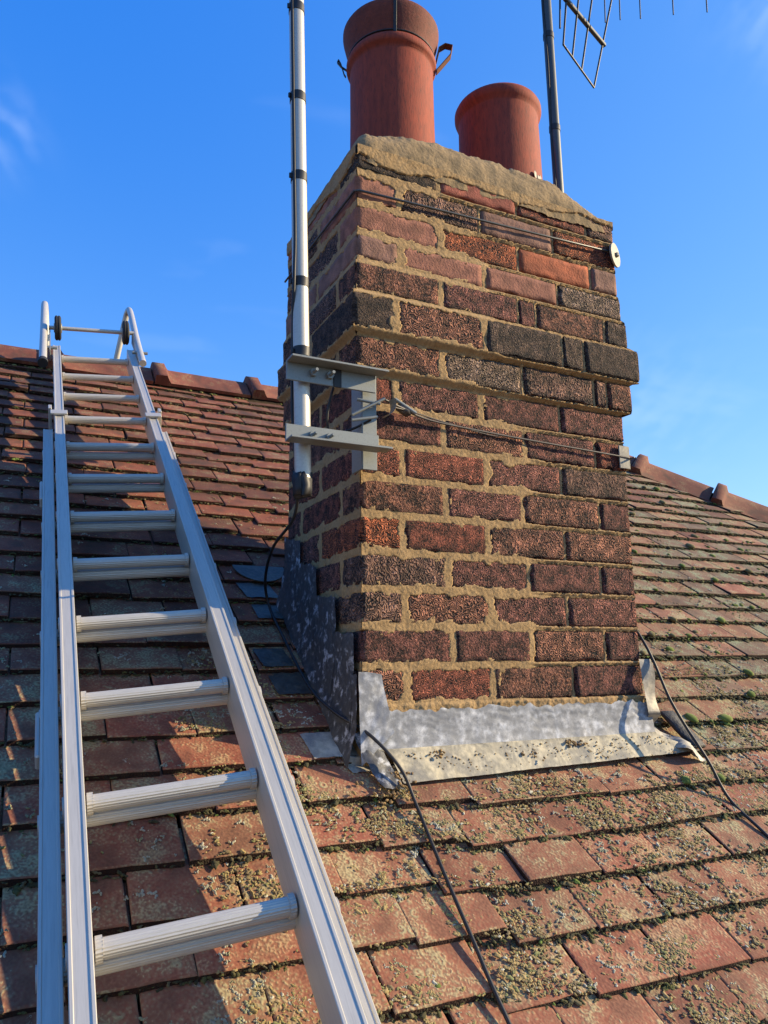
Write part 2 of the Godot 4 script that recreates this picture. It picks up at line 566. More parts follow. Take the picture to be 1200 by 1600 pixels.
func make_materials() -> void:
	make_tile_textures()
	make_brick_textures()
	make_plain_textures()
	# tiles: [texture kind, tint]
	M.tiles_low = []                                                # lichened, below and right of the stack
	M.tiles_high = []                                               # cleaner, up by the ridge
	for t in [Color(0.95, 0.95, 0.91), Color(0.98, 0.88, 0.84), Color(0.92, 0.92, 0.88), Color(0.98, 0.95, 0.90), Color(0.89, 0.84, 0.80)]:
		M.tiles_low.append(surface(t, 0.92, M.tile_rgb_0, M.tile_h_0, 2.2, 0.35))
	for t in [Color(0.84, 0.73, 0.67), Color(0.74, 0.68, 0.63), Color(0.88, 0.80, 0.72), Color(0.66, 0.61, 0.57), Color(0.79, 0.73, 0.70)]:
		M.tiles_high.append(surface(t, 0.9, M.tile_rgb_1, M.tile_h_1, 2.2, 0.3))
	M.tiles_grey = []                                               # duller, on the slope towards the hip
	for t in [Color(0.82, 0.92, 0.90), Color(0.88, 0.92, 0.87), Color(0.76, 0.88, 0.86), Color(0.90, 0.90, 0.83), Color(0.74, 0.84, 0.83)]:
		M.tiles_grey.append(surface(t, 0.92, M.tile_rgb_0, M.tile_h_0, 2.2, 0.35))
	M.ridge = surface(Color(0.76, 0.65, 0.58), 0.85, M.tile_rgb_1, M.tile_h_1, 2.2, 0.25)
	M.under = surface(lin(0.05, 0.035, 0.025), 0.95)
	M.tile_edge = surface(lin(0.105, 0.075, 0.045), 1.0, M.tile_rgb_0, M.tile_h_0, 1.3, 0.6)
	M.bedding = surface(lin(0.075, 0.06, 0.035), 1.0, M.mortar_rgb, M.mortar_h, 0.3, 0.6)
	# bricks
	M.bricks = {}
	var tones := {"purple": Color(0.71, 0.465, 0.405), "brown": Color(0.73, 0.50, 0.40), "red": Color(0.78, 0.46, 0.365), "orange": Color(0.82, 0.47, 0.31), "dark": Color(0.64, 0.485, 0.41), "sooty": Color(0.52, 0.43, 0.365), "grey": Color(0.68, 0.575, 0.50)}
	for t in tones:
		for k in 4:
			M.bricks["%s%d" % [t, k]] = surface(tones[t], 0.93, M["brick_rgb_%d" % k], M["brick_h_%d" % k], [0.5, 0.64, 0.42, 0.56, 0.72, 0.46, 0.6][tones.keys().find(t)], [1.0, 0.8, 0.3, 0.9][k])
			M.bricks["%s%d" % [t, k]].vertex_color_use_as_albedo = true
			M.bricks["%s%d" % [t, k]].uv1_offset = Vector3(0.37 * k, 0.61 * tones.keys().find(t), 0.13 * k)
	M.mortar = surface(Color(0.83, 0.785, 0.675), 0.95, M.mortar_rgb, M.mortar_h, 0.42, 0.25)
	M.cap = surface(Color(0.75, 0.715, 0.64), 0.95, M.cap_rgb, M.mortar_h, 0.6, 0.3)
	M.lead = surface(Color(1.0, 0.99, 0.98), 0.62, M.lead_rgb, M.lead_h, 0.85, 0.12, 0.10)
	M.lead_white = surface(Color(1.0, 1.0, 1.0), 0.6, M.lead2_rgb, M.lead_h, 0.70, 0.06, 0.05)
	M.lead_step = surface(Color(0.82, 0.82, 0.83), 0.6, M.lead3_rgb, M.lead_h, 0.6, 0.1, 0.05)
	M.lead_sand = surface(Color(1.0, 0.98, 0.92), 0.75, M.lead_rgb, M.lead_h, 0.55, 0.06, 0.0)
	M.lead_dark = surface(Color(0.46, 0.45, 0.43), 0.5, M.lead_rgb, M.lead_h, 0.5, 0.12, 0.05)
	M.alu = surface(Color(0.93, 0.915, 0.875), 0.42, M.alu_rgb, null, 0.55, 0.0, 0.28)
	M.alu.uv1_world_triplanar = false
	M.alu.uv1_scale = Vector3(5.0, 5.0, 0.22)
	M.alu_rung = surface(Color(0.94, 0.92, 0.88), 0.44, M.alu_rgb, null, 0.55, 0.0, 0.28)
	M.alu_rung.uv1_world_triplanar = false
	M.alu_rung.uv1_scale = Vector3(0.8, 9.0, 9.0)
	M.steel = surface(Color(0.66, 0.68, 0.67), 0.5, M.alu_rgb, null, 0.23, 0.0, 0.35)
	M.pot = surface(Color(0.66, 0.27, 0.145), 0.78, M.pot_rgb, M.mortar_h, 0.55, 0.06)
	M.pot.uv1_world_triplanar = false
	M.pot.uv1_scale = Vector3(5.0, 0.8, 5.0)
	M.pot_bell = surface(Color(0.52, 0.25, 0.165), 0.8, M.pot_rgb, M.mortar_h, 0.45, 0.1)
	M.black = surface(lin(0.012, 0.012, 0.013), 0.55)
	M.rubber = surface(lin(0.02, 0.02, 0.02), 0.8)
	M.mast = surface(lin(0.13, 0.14, 0.145), 0.5, M.alu_rgb, null, 0.4, 0.0, 0.5)
	M.rust = surface(lin(0.24, 0.09, 0.035), 0.85, M.pot_rgb, null, 0.2, 0.0)
	M.white = surface(lin(0.70, 0.69, 0.64), 0.6, M.lead_rgb, null, 0.3, 0.0)
	M.wire = surface(lin(0.085, 0.075, 0.066), 0.55, null, null, 1.0, 0.0, 0.3)
	M.rod = surface(lin(0.035, 0.037, 0.04), 0.5, null, null, 1.0, 0.0, 0.4)
	M.slate = surface(lin(0.09, 0.09, 0.095), 0.7, M.lead_rgb, M.lead_h, 0.4, 0.3)
	M.wall = surface(lin(0.42, 0.38, 0.31), 0.95, M.mortar_rgb, M.mortar_h, 1.2, 0.3)
	M.grass = surface(lin(0.10, 0.105, 0.05), 1.0, M.mortar_rgb, null, 3.0)
	for t in ["moss", "dry", "lichen", "cushion"]:
		var m := StandardMaterial3D.new()
		m.albedo_color = Color.WHITE
		m.roughness = 1.0
		m.vertex_color_use_as_albedo = true
		M[t] = m

# ---------------------------------------------------------------- sky
func make_sky(sun: Vector3) -> PanoramaSkyMaterial:
	var w := 2048
	var h := 1024
	var im := Image.create(w, h, false, Image.FORMAT_RGBF)
	var wisp := noise_of(71, 1.0, 5)
	var veil := noise_of(72, 1.0, 4)
	var puffs := PUFFS
	for j in h:
		var el := PI * (0.5 - (j + 0.5) / h)
		for i in w:
			var az := TAU * (i + 0.5) / w
			var d := Vector3(sin(az) * cos(el), sin(el), -cos(az) * cos(el))
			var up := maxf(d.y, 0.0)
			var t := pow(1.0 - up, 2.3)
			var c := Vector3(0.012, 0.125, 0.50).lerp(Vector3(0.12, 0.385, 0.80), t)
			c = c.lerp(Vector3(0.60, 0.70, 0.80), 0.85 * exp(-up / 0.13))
			var g := maxf(d.dot(sun), 0.0)
			c += Vector3(0.19, 0.30, 0.27) * pow(g, 1.7) * (0.45 + 0.55 * t) + Vector3(0.5, 0.48, 0.42) * pow(g, 24.0)
			if d.y < 0.0: c = c.lerp(Vector3(0.17, 0.16, 0.13), step01(0.0, 0.06, -d.y))
			# high thin cirrus, drawn out along the wind, on a flat sheet overhead
			if d.y > 0.02:
				var p := Vector2(d.x, d.z) / (d.y + 0.12)
				var a := wisp.get_noise_2d(p.x * 1.5 + 0.45 * p.y + 0.3 * veil.get_noise_2d(p.x * 2.0, p.y * 2.0), p.y * 4.2 - p.x * 1.2)
				var b := veil.get_noise_2d(p.x * 0.8 + 4.0, p.y * 0.8 + 1.0)
				var fib := 0.5 + 0.6 * wisp.get_noise_2d(p.x * 15.0 + 6.0 * p.y, p.y * 4.0 + 0.7 * a) + 0.35 * wisp.get_noise_2d(p.x * 5.0 + 2.0 * p.y, p.y * 1.6)
				var k := step01(0.42, 0.95, a + 0.9 * b) * 0.04
				for q in puffs: k += q[3] * exp(-pow(d.distance_to(Vector3(q[0], q[1], q[2])) / q[4], 2.0)) * step01(0.15, 0.9, fib + 0.6 * a)
				k = minf(k, 0.6) * step01(0.02, 0.2, d.y)
				c = c.lerp(Vector3(0.62, 0.74, 0.92), k)
			im.set_pixel(i, j, Color(c.x, c.y, c.z))
	var m := PanoramaSkyMaterial.new()
	m.panorama = ImageTexture.create_from_image(im)
	return m

# ---------------------------------------------------------------- scene
func _ready() -> void:
	rng.seed = 20240

	cam = Camera3D.new()
	cam.name = "camera"
	cam.position = CAM_POS
	cam.rotation_degrees = CAM_ROT
	cam.fov = CAM_FOV
	cam.near = 0.05
	cam.far = 4000.0
	add_child(cam)
	cam.current = true

	var se := deg_to_rad(23.0)
	var sa := deg_to_rad(19.5)
	var to_sun := Vector3(cos(se) * cos(sa), sin(se), cos(se) * sin(sa))
	var env := Environment.new()
	env.background_mode = Environment.BG_SKY
	env.sky = Sky.new()
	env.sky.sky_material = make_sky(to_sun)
	env.tonemap_mode = Environment.TONE_MAPPER_LINEAR
	env.tonemap_exposure = 1.68
	env.sdfgi_enabled = true
	env.ssao_enabled = true
	env.ssil_enabled = true
	var we := WorldEnvironment.new()
	we.name = "world_environment"
	we.environment = env
	add_child(we)

	var sun := DirectionalLight3D.new()
	sun.name = "sun"
	sun.light_color = Color(1.0, 0.91, 0.75)
	sun.light_energy = 1.6
	sun.light_angular_distance = 0.5
	sun.shadow_enabled = true
	add_child(sun)
	sun.look_at_from_position(to_sun * 10.0, Vector3.ZERO, Vector3.UP)

	make_materials()
	build_ground()
	build_house()
	build_chimney()
	build_flashing()
	build_pots()
	build_left_mast()
	build_right_mast()
	build_lashings()
	build_cables()
	build_ladder()
	build_growth()

func build_ground() -> void:
	var st := begin()
	quad(st, Vector3(-1500, -6.6, -1500), Vector3(1500, -6.6, -1500), Vector3(1500, -6.6, 1500), Vector3(-1500, -6.6, 1500), Vector3.UP)
	tag(part("ground", done(st), M.grass, self), "grassy ground far below the roof", "", "", "structure")

# ---------------------------------------------------------------- the roof
func course_shift(x: float) -> float:
	var a := 0.071 + 0.012 * (x + 0.6)
	var b := 0.1185 + 0.013 * (x - 0.2)
	return lerpf(a, b, step01(-0.05, 0.2, x))

func tail_of(x: float, s: float) -> float:
	var c := course_shift(x)
	return (floorf((s - c) / GAUGE) + 1.0) * GAUGE + c

func top_of(x: float, s: float) -> float:
	return 0.013 - 0.13 * (tail_of(x, s) - s)

func hip_x(s: float) -> float:
	return 2.564 + 0.861 * (s + 2.196)

func tile_mesh(seed_: int) -> ArrayMesh:
	# tail at the origin, x across, y up from the tile, z down the slope
	var nz := noise_of(seed_, 9.0, 3)
	var r := RandomNumberGenerator.new()
	r.seed = seed_
	var camber := r.randf_range(0.0, 0.0022)
	var twist := r.randf_range(-0.012, 0.012)
	var w := TILE_W - 0.0035
	var l := 0.19
	var th := 0.0125
	var us := [-0.5, -0.492, -0.47, -0.2, 0.0, 0.2, 0.47, 0.492, 0.5]
	var vs := [0.0, 0.010, 0.035, 0.28, 0.56, 1.0]
	var st := begin()
	var rim := begin()
	var top := PackedVector3Array()
	for side in 2:
		var pts := PackedVector3Array()
		for v in vs:
			for u in us:
				var x: float = u * w
				var z: float = -v * l
				var edge := 1.0 if (absf(u) > 0.495 or v < 0.005) else 0.0
				var y: float = camber * (1.0 - 4.0 * u * u) - camber * 0.6 * (1.0 - v) + twist * x + 0.0012 * nz.get_noise_2d(x * 4.0, z * 4.0)
				if side == 1: y -= th
				else: y -= edge * (0.0014 + 0.0012 * absf(nz.get_noise_2d(x * 9.0, z * 9.0)))
				z += 0.0026 * nz.get_noise_2d(x * 14.0, 5.0 + side) * (1.0 if v < 0.1 else 0.0) - (0.0012 if v < 0.005 and side == 0 else 0.0)
				pts.append(Vector3(x, y, z))
		sheet(st, pts, us.size(), vs.size(), Vector3.UP if side == 0 else Vector3.DOWN)
		if side == 0:
			top = pts
		else:
			for i in us.size() - 1:
				quad(rim, top[i], top[i + 1], pts[i + 1], pts[i], Vector3(0, 0, 1))
			rim.set_smooth_group(2)
			for j in vs.size() - 1:
				var a := j * us.size()
				var b := (j + 1) * us.size()
				quad(rim, top[a], top[b], pts[b], pts[a], Vector3.LEFT)
				a += us.size() - 1
				b += us.size() - 1
				quad(rim, top[a], top[b], pts[b], pts[a], Vector3.RIGHT)
	var m := done(st)
	rim.generate_normals()
	rim.commit(m)
	return m

func shown_size(p: Vector3) -> float:
	# how large a tile at p shows in the photograph (0 outside the frame)
	var q := cam.transform.affine_inverse() * p
	if q.z > -0.2: return 0.0
	var t := tan(deg_to_rad(CAM_FOV) * 0.5)
	if absf(q.y / -q.z) > t * 1.05 or absf(q.x / -q.z) > t * 0.75 * 1.06: return 0.0
	# hidden behind the stack
	var d := p - CAM_POS
	for k in range(1, 12):
		var c := CAM_POS + d * (0.45 + 0.05 * k)
		if c.x > 0.02 and c.x < WIDE - 0.02 and c.z < -0.02 and c.z > -DEEP + 0.02 and c.y > -0.1 and c.y < 1.3: return 0.0
	return absf(d.normalized().dot(N)) / d.length_squared()

func build_house() -> void:
	var house := thing("house", "house whose red clay tile roof falls from a ridge, dark with moss and lichen", "house")
	# walls
	var st := begin()
	var eave := roof_at(0, 3.2, -0.1)
	var back := 2.0 * Z_RIDGE - eave.z
	for w in [[-3.1, 6.6, eave.z - 0.5, eave.z - 0.2], [-3.1, 6.6, back + 0.2, back + 0.5], [-3.1, -2.8, back + 0.5, eave.z - 0.5], [6.3, 6.6, back + 0.5, eave.z - 0.5]]:
		bevel_box(st, Transform3D(Basis(), Vector3((w[0] + w[1]) * 0.5, (-6.6 + eave.y) * 0.5 - 0.1, (w[2] + w[3]) * 0.5)), Vector3(w[1] - w[0], eave.y + 6.6 - 0.1, w[3] - w[2]), 0.004)
	part("wall", done(st), M.wall, house)
	# the four faces of the roof, laid under the tiles
	var zr := Z_RIDGE
	var drop := -0.034
	var top_l := roof_at(-3.25, S_RIDGE, drop)
	var top_r := roof_at(hip_x(S_RIDGE), S_RIDGE, drop)
	var low_l := roof_at(-3.25, 3.2, drop)
	var low_r := roof_at(hip_x(3.2), 3.2, drop)
	var mir := func(p: Vector3) -> Vector3: return Vector3(p.x, p.y, 2.0 * zr - p.z)
	st = begin()
	quad(st, top_l, top_r, low_r, low_l, N)
	var slope := part("roof_slope", done(st), M.under, house)
	st = begin()
	quad(st, mir.call(top_l), mir.call(top_r), mir.call(low_r), mir.call(low_l), Vector3(0, 0.8, -0.6))
	part("roof_slope", done(st), M.tiles_high[1], house)
	st = begin()
	st.set_smooth_group(-1)
	tri(st, top_r, low_r, mir.call(low_r), Vector3(1, 1, 0))
	tri(st, top_r, mir.call(top_r), mir.call(low_r), Vector3(1, 1, 0))
	part("hip_slope", done(st), M.tiles_high[3], house)
	st = begin()
	quad(st, low_l, low_r, mir.call(low_r), mir.call(low_l), Vector3.DOWN)
	tri(st, top_l, low_l, mir.call(low_l), Vector3.LEFT)
	part("gable", done(st), M.wall, house)
	# tiles
	var kinds: Array[ArrayMesh] = []
	for i in 7: kinds.append(tile_mesh(300 + i))
	var laid := []
	var k0 := int(floor((S_RIDGE + 0.05) / GAUGE))
	for k in range(k0, 24):
		var off := (0.2425 if posmod(k, 2) == 1 else 0.675) + rng.randf_range(-0.06, 0.06)
		var i0 := int(-3.2 / TILE_W)
		for i in range(i0, 48):
			var x := (i + off) * TILE_W + rng.randf_range(-0.0025, 0.0025)
			if x - 0.06 < -3.25: continue
			var s := k * GAUGE + course_shift(x) + rng.randf_range(-0.003, 0.003) + 0.004 * sin(x * 2.3 + k * 1.7)
			if s < S_RIDGE + 0.03 or s > 2.3: continue
			if x > hip_x(s - 0.05) + 0.03: continue
			var a := roof_at(x, s - 0.06, 0.0)
			if a.x > 0.09 and a.x < WIDE - 0.09 and a.z < -0.07 and a.z > -DEEP + 0.05: continue
			var tilt := 0.128 + rng.randf_range(-0.014, 0.014)
			var roll := rng.randf_range(-0.012, 0.012)
			var lift := rng.randf_range(-0.0015, 0.0025)
			if rng.randf() < 0.04:
				lift += 0.006
				tilt += 0.03
			var bs := Basis(Vector3.RIGHT, N, D)
			bs = bs * Basis(Vector3(0, 1, 0), rng.randf_range(-0.012, 0.012)) * Basis(Vector3(1, 0, 0), -tilt) * Basis(Vector3(0, 0, 1), roll)
			var xf := Transform3D(bs, roof_at(x, s, 0.013 + lift))
			var low := step01(-0.75, -0.15, s + 0.25 * (x - 0.2) * (1.0 if x > 0.2 else 0.0) + 0.3 * (1.0 if x > 0.8 else 0.0))
			var mats: Array = M.tiles_low if rng.randf() < low else M.tiles_high
			if x > 0.72 and s < 0.12 and rng.randf() < 0.85: mats = M.tiles_grey
			laid.append({"xf": xf, "mesh": kinds[rng.randi() % 7], "mat": mats[rng.randi() % mats.size()], "size": shown_size(roof_at(x, s - 0.05, 0.0))})
	laid.sort_custom(func(p, q): return p.size > q.size)
	var rest := {}
	for i in laid.size():
		var t = laid[i]
		if i < 300:
			var o := part("roof_tile", t.mesh, null, slope, t.xf)
			o.set_surface_override_material(0, t.mat)
			o.set_surface_override_material(1, M.tile_edge)
		else:
			for q in 2:
				var m: Material = M.tile_edge if q else t.mat
				if not rest.has(m): rest[m] = begin()
				rest[m].append_from(t.mesh, q, t.xf)
	var whole := ArrayMesh.new()
	for m in rest:
		rest[m].commit(whole)
		whole.surface_set_material(whole.get_surface_count() - 1, m)
	part("roof_tiles", whole, null, slope).set_meta("kind", "stuff")
	build_ridge(slope)

func ridge_piece(length: float, seed_: int) -> ArrayMesh:
	# an angular ridge tile with a raised roll at its near end; runs along +x, apex at the origin's height
	var nz := noise_of(seed_, 8.0, 2)
	var st := begin()
	var spots := [[0.0, 0.026], [0.004, 0.032], [0.05, 0.032], [0.062, 0.012], [0.072, 0.0], [0.25, 0.0], [length - 0.008, 0.0]]
	var across := [[-0.142, -0.116], [-0.07, -0.047], [-0.03, -0.012], [0.0, 0.0], [0.03, -0.012], [0.07, -0.047], [0.142, -0.116]]
	for side in 2:
		var pts := PackedVector3Array()
		for p in spots:
			for a in across:
				var n := Vector3(0, 0.75, signf(a[0]) * 0.66 if absf(a[0]) > 0.01 else 0.0).normalized()
				var v: Vector3 = Vector3(p[0], a[1], a[0]) + n * (p[1] if side == 0 else -0.015)
				v += n * 0.003 * nz.get_noise_2d(v.x * 2.0, v.z * 3.0)
				pts.append(v)
		sheet(st, pts, across.size(), spots.size(), Vector3.UP if side == 0 else Vector3.DOWN)
		if side == 0: M["_rim"] = pts
		else:
			var top: PackedVector3Array = M["_rim"]
			var m := across.size()
			st.set_smooth_group(-1)
			for i in m - 1:
				quad(st, top[i], top[i + 1], pts[i + 1], pts[i], Vector3.LEFT)
				var b := (spots.size() - 1) * m + i
				quad(st, top[b], top[b + 1], pts[b + 1], pts[b], Vector3.RIGHT)
			for j in spots.size() - 1:
				quad(st, top[j * m], top[(j + 1) * m], pts[(j + 1) * m], pts[j * m], Vector3(0, -0.3, -1))
				quad(st, top[j * m + m - 1], top[(j + 1) * m + m - 1], pts[(j + 1) * m + m - 1], pts[j * m + m - 1], Vector3(0, -0.3, 1))
			st.set_smooth_group(0)
	return done(st)

func build_ridge(slope: Node) -> void:
	var zr := Z_RIDGE
	var step := 0.455
	var crest := 1.481
	var m := [ridge_piece(step, 5), ridge_piece(step, 6)]
	for k in range(-8, 6):
		var x := -0.135 + k * step
		if x + step > hip_x(S_RIDGE) + 0.12: continue
		var xf := Transform3D(Basis(Vector3(1, 0, 0), rng.randf_range(-0.02, 0.02)) * Basis(Vector3(0, 0, 1), rng.randf_range(-0.008, 0.008)), Vector3(x, crest + rng.randf_range(-0.003, 0.003), zr))
		part("ridge_tile", m[k & 1], M.ridge, slope, xf)
	# mortar bedding under the ridge tiles
	var nz := noise_of(44, 9.0, 3)
	for side in [1.0, -1.0]:
		var pts := PackedVector3Array()
		var nu := 240
		for j in 4:
			for i in nu:
				var x := -3.25 + (hip_x(S_RIDGE) + 3.25) * i / (nu - 1)
				var q: float = [0.06, 0.09, 0.115, 0.135][j] + 0.010 * nz.get_noise_2d(x * 2.0, j)
				var y: float = crest - [0.065, 0.085, 0.11, 0.145][j]
				pts.append(Vector3(x, y, zr + side * q))
		part("bedding", grid_mesh(pts, nu, 4, Vector3(0, 0.5, side)), M.bedding, slope)
	# hip tiles, running down the line where the two slopes meet
	var top := roof_at(hip_x(S_RIDGE), S_RIDGE, 0.0)
	var low := roof_at(hip_x(2.5), 2.5, 0.0)
	var along := (low - top).normalized()
	var up := (N + Vector3(0.6, 0.8, 0)).normalized()
	var side2 := along.cross(up).normalized()
	up = side2.cross(along).normalized()
	var count := int((low - top).length() / step)
	for k in count:
		var p := top + along * (k * step + 0.06) + up * 0.060
		var b := Basis(along, up, side2) * Basis(Vector3(1, 0, 0), rng.randf_range(-0.03, 0.03)) * Basis(Vector3(0, 0, 1), rng.randf_range(-0.012, 0.012))
		part("hip_tile", m[k & 1], M.ridge, slope, Transform3D(b, p))
	var st := begin()
	tube(st, PackedVector3Array([top - up * 0.02, low - up * 0.02]), 0.045, 10)
	part("bedding", done(st), M.bedding, slope)

# ---------------------------------------------------------------- the stack
var beds := PackedFloat32Array([0.0, 0.0827, 0.1653, 0.2453, 0.3252, 0.4082, 0.4899, 0.5702, 0.6522, 0.7325, 0.818, 0.915, 0.995, 1.067, 1.1464, 1.2264, 1.3044])
var juts := PackedFloat32Array([0.0, 0.0, 0.0, 0.0, 0.0, 0.0, 0.0, 0.0, 0.0, 0.0, 0.014, 0.028, 0.016, 0.011, 0.008, 0.008, 0.008])
var extra := PackedFloat32Array([0.0, 0.0, 0.0, 0.0, 0.0, 0.0, 0.0, 0.0, 0.0, 0.0, 0.012, 0.020, 0.010, 0.004, 0.002, 0.002, 0.002])   # more on the far side
var perps := [[], [0.105, 0.324, 0.552], [0.223, 0.436, 0.658], [0.103, 0.325, 0.548], [0.213, 0.437, 0.659], [0.102, 0.323, 0.552], [0.213, 0.430, 0.668], [0.103, 0.327, 0.553], [0.212, 0.444, 0.668], [0.091, 0.319, 0.559], [0.207, 0.438, 0.667, 0.709], [0.081, 0.322, 0.558, 0.629], [0.207, 0.434, 0.489, 0.716], [0.101, 0.338, 0.566], [0.214, 0.448, 0.687], [0.104, 0.334, 0.565], [0.214, 0.450, 0.681]]
var faces := {}                                                     # face -> row -> [[u0, u1], ...]

func brick_tone(row: int, x: float, face: String) -> String:
	var r := rng.randf()
	var kind := "0"
	var tone := "purple"
	if r < 0.30: tone = "brown"
	elif r < 0.52: tone = "red"
	kind = ["0", "0", "3", "1", "3"][rng.randi() % 5]
	if row >= 10 and row <= 12:
		tone = ["dark", "sooty", "brown", "brown"][rng.randi() % 4]
		if row == 12 and x > 0.3 and x < 0.6: tone = "purple"
	if row >= 13:
		tone = ["brown", "red", "dark", "brown"][rng.randi() % 4]
		kind = "2" if rng.randf() < 0.6 else "1"
	if face == "front":
		if row == 14 and x > 0.2 and x < 0.7: tone = "orange"
		if row == 15 and x > 0.55: tone = "orange"
		if row == 16 and x > 0.2 and x < 0.7: tone = "red"
		if row == 16 and x < 0.2: tone = "sooty"; kind = "0"
		if row == 14 and x < 0.2: tone = "brown"
		if row == 13 and x > 0.56: tone = "grey"; kind = "1"
		if row == 16 and x > 0.68: tone = "dark"
		if row == 14 and x > 0.68: tone = "dark"
		if row == 10 and x > 0.2 and x < 0.43: tone = "grey"; kind = "1"
		if row == 11 and x > 0.6: tone = "sooty"
		if row == 5 and x < 0.1: tone = "orange"; kind = "1"
		if row == 3 and x < 0.1: tone = "dark"; kind = "1"
		if row == 2 and x > 0.44 and x < 0.65: tone = "brown"; kind = "1"
		if row == 8 and x > 0.67: tone = "red"; kind = "1"
		if row == 7 and x > 0.56: tone = "dark"
		if row == 4 and x < 0.2: tone = "dark"
	elif face == "left" and row >= 10: tone = ["sooty", "dark", "brown"][rng.randi() % 3]
	return tone + kind

func build_chimney() -> void:
	var stack := thing("chimney_stack", "brown brick chimney stack with corbelled courses and sandy repointed joints", "chimney")
	for f in ["front", "left", "right", "back"]: faces[f] = {}
	var long_: Array[ArrayMesh] = []
	var short_: Array[ArrayMesh] = []
	for i in 6: long_.append(rough_box(Vector3(0.215, 0.068, 0.1025), 0.0032, 0.012, 0.0022, 500 + i))
	for i in 5: short_.append(rough_box(Vector3(0.1025, 0.068, 0.215), 0.0032, 0.012, 0.0022, 520 + i))
	var gap := 0.0055
	for row in range(1, 17):
		var j := juts[row]
		var jr := j + extra[row]
		var y0 := beds[row - 1] + 0.006
		var y1 := beds[row] - 0.006
		var half := (DEEP + 2.0 * j) * 0.5
		for f in faces: faces[f][row] = []
		var bricks := []                                            # [x0, x1, z0, z1, face]
		var ends: Array = [-j] + perps[row] + [WIDE + jr]
		for k in ends.size() - 1:
			var a: float = ends[k] + (gap if k else 0.0)
			var b: float = ends[k + 1] - (gap if k < ends.size() - 2 else 0.0)
			var deep: float = half - gap if (b - a < 0.14 and (k == 0 or k >= ends.size() - 3)) else 0.1025
			bricks.append([a, b, j - deep, j, "front"])
			bricks.append([a, b, -DEEP - j, -DEEP - j + deep, "back"])
			faces.front[row].append([a, b])
			faces.back[row].append([a, b])
			if k == 0:
				faces.left[row].append([j - deep, j])
				faces.left[row].append([-DEEP - j, -DEEP - j + deep])
				if deep < 0.15:
					bricks.append([-j, -j + 0.1025, -DEEP - j + deep + 2 * gap, j - deep - 2 * gap, "left"])
					faces.left[row].append([-DEEP - j + deep + 2 * gap, j - deep - 2 * gap])
			if k == ends.size() - 2:
				faces.right[row].append([j - deep, j])
				faces.right[row].append([-DEEP - j, -DEEP - j + deep])
				if deep < 0.15:
					bricks.append([WIDE + jr - 0.1025, WIDE + jr, -DEEP - j + deep + 2 * gap, j - deep - 2 * gap, "right"])
					faces.right[row].append([-DEEP - j + deep + 2 * gap, j - deep - 2 * gap])
		for b in bricks:
			var size := Vector3(b[1] - b[0], y1 - y0, b[3] - b[2])
			var mid := Vector3((b[0] + b[1]) * 0.5, (y0 + y1) * 0.5, (b[2] + b[3]) * 0.5)
			var wide := size.x > size.z
			var base: ArrayMesh = long_[rng.randi() % 6] if wide else short_[rng.randi() % 5]
			var was := Vector3(0.215, 0.068, 0.1025) if wide else Vector3(0.1025, 0.068, 0.215)
			var turn := Basis(Vector3.UP, PI if rng.randf() < 0.5 else 0.0) * Basis(Vector3(0, 0, 1), PI if rng.randf() < 0.5 else 0.0)
			var jog := Vector3()
			if b[4] == "front": jog.z = rng.randf_range(-0.002, 0.0015)
			if b[4] == "left": jog.x = rng.randf_range(-0.0015, 0.002)
			var bs := Basis(Vector3.UP, rng.randf_range(-0.006, 0.006)) * Basis(Vector3(0, 0, 1), rng.randf_range(-0.006, 0.006)) * Basis.from_scale(size / was) * turn
			part("brick", base, M.bricks[brick_tone(row, mid.x, b[4])], stack, Transform3D(bs, mid + jog))
	wall_mortar(stack, "front", 0.003)
	wall_mortar(stack, "left", 0.003)
	wall_mortar(stack, "right", 0.007)
	wall_mortar(stack, "back", 0.008)
	# the solid middle, behind the mortar
	var st := begin()
	bevel_box(st, Transform3D(Basis(), Vector3(WIDE * 0.5, 0.45, -DEEP * 0.5)), Vector3(WIDE - 0.04, 1.62, DEEP - 0.04), 0.002)
	part("core", done(st), M.mortar, stack)
	build_cap(stack)

